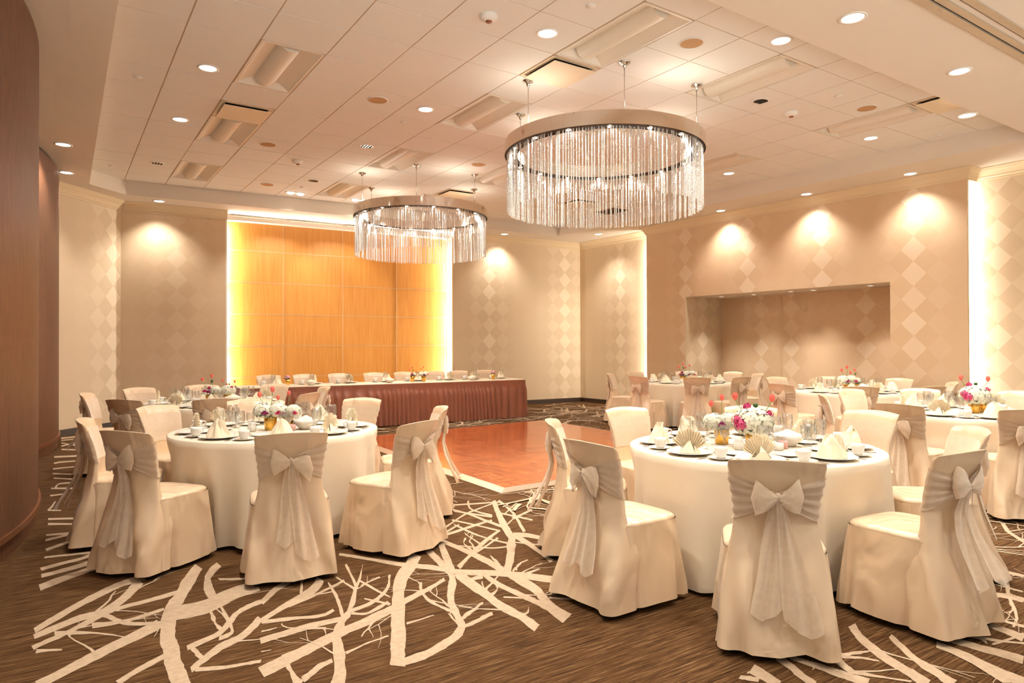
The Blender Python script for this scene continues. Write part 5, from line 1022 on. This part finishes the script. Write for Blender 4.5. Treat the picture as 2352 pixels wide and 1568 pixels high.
# ------------------------------------------------------------------ head table
HA, HB = Vector((2.42, 11.38)), Vector((7.72, 11.06)); hd = (HB - HA).normalized(); hn = Vector((-hd.y, hd.x)); HD = .76; HL = (HB - HA).length
ang = math.atan2(hd.y, hd.x)
t = empty('head_table', (HA.x, HA.y, 0), ang); tag(t, 'long rectangular head table before the orange wall', 'table')
q = MB(); q.box(.02, .02, .715, HL - .02, HD - .02, .744); q.build('tabletop', M['walnut'], t, smooth=False)
for x in (.15, HL * .33, HL * .66, HL - .15):
    for y in (.1, HD - .1): q = MB(); q.tube([(x, y, 0), (x, y, .716)], .014, 8); q.build('leg', M['black'], t)
q = MB()
pts = []; 
def rect(o_, z): return [(-o_, -o_, z), (HL + o_, -o_, z), (HL + o_, HD + o_, z), (-o_, HD + o_, z)]
q.grid([rect(.004, .735), rect(.004, .751), rect(-.004, .756)], True, 0, False, True)
o = q.build('table_runner', M['cloth'], smooth=False); o.location = (HA.x, HA.y, 0); o.rotation_euler = (0, 0, ang); tag(o, 'white cloth spread over the top of the long head table', 'tablecloth')
# pleated skirt
per = []; st = .012
def seg(a, b, n_):
    l = math.hypot(b[0] - a[0], b[1] - a[1]); k = int(l / st)
    for i in range(k): f = i / k; per.append((a[0] + (b[0] - a[0]) * f, a[1] + (b[1] - a[1]) * f, n_[0], n_[1]))
seg((0, HD), (0, 0), (-1, 0)); seg((0, 0), (HL, 0), (0, -1)); seg((HL, 0), (HL, HD), (1, 0)); seg((HL, HD), (0, HD), (0, 1))
rg = random.Random(4); rows = []
phs = []; ph_ = 0
for i in range(len(per)):
    ph_ += 2 * PI / (.105 / st) * (1 + .35 * math.sin(i * .05) + .2 * math.sin(i * .021)); phs.append(ph_)
for k in range(15):
    f = k / 14; z = .742 - f * .728; r = []
    for i, (x, y, nx, ny) in enumerate(per):
        if f < .14: s = .002 * math.sin(phs[i] * 2)
        else:
            g = min(1, (f - .14) / .12); am = g * (.022 + .034 * f * (.7 + .3 * math.sin(i * .033))); s = am * (abs(math.sin(phs[i] * .5 + f * .5 * math.sin(i * .07))) ** .7) * 1.3
        o_ = .006 + s + .018 * f + (.012 * math.sin(i * .11) * f); r.append((x + nx * o_, y + ny * o_, z))
    rows.append(r)
q = MB(); q.grid(rows, True); o = q.build('table_skirt', M['skirt']); o.location = (HA.x, HA.y, 0); o.rotation_euler = (0, 0, ang); tag(o, 'mauve brown pleated satin skirt hanging round the head table', 'table skirt')
def hp(x, y): v = HA + hd * x + hn * y; return v.x, v.y
HX = [3.09, 3.73, 4.36, 5.05, 5.68, 6.33, 6.88, 7.48]
ORD = ['leftmost', 'second from left', 'third from left', 'fourth from left', 'fourth from right', 'third from right', 'second from right', 'rightmost']
for k, X in enumerate(HX):
    s_ = (X - HA.x) / hd.x; x, y = hp(s_, HD + .27); chair(x, y, ang + PI + random.uniform(-.04, .04), 'cream satin covered chair behind the head table, %s' % ORD[k], 'chairs behind the head table', k % 3)
    Z = .757; wh = 'at the %s place of the head table' % ORD[k]
    x, y = hp(s_, HD - .20); put('plate', x, y, Z, ang, 'white dinner plate ' + wh, 'plate', 'dinner plates'); nk = ('nap', (k * 3 + 1) % 4); put(nk, x, y, Z + .0105, ang + k, 'ivory folded napkin on the plate ' + wh, 'napkin', 'folded napkins')
    x, y = hp(s_ - .23, HD - .22); put('saucer', x, y, Z, ang, 'white saucer ' + wh, 'saucer', 'saucers'); put('cup', x, y, Z + .0095, ang + 1, 'white coffee cup ' + wh, 'cup', 'coffee cups')
    x, y = hp(s_ - .10, HD - .40); put('goblet', x, y, Z, 0, 'clear stemmed water goblet ' + wh, 'glass', 'water goblets')
for x_, kd, lab in ((.78, 3, 'leftmost'), (3.02, 2, 'second from left'), (3.24, 1, 'third from left'), (4.72, 3, 'rightmost')):
    x, y = hp(x_, .25); vase_set(x, y, .757, ang, kd, 1, 'tapered gold vase on the head table, %s' % lab, 'small bouquet in the %s vase of the head table' % lab, .72)
for x_, lab in ((1.15, 'left'), (2.55, 'middle'), (4.22, 'right')):
    x, y = hp(x_, .17); put('bowl', x, y, .757, 0, 'white bread bowl at the front of the head table, %s one' % lab, 'bowl', 'bread bowls', .9); put('bcloth', x, y, .757, x_, 'ivory cloth in the %s bread bowl of the head table' % lab, 'napkin', 'bread cloths', .9)
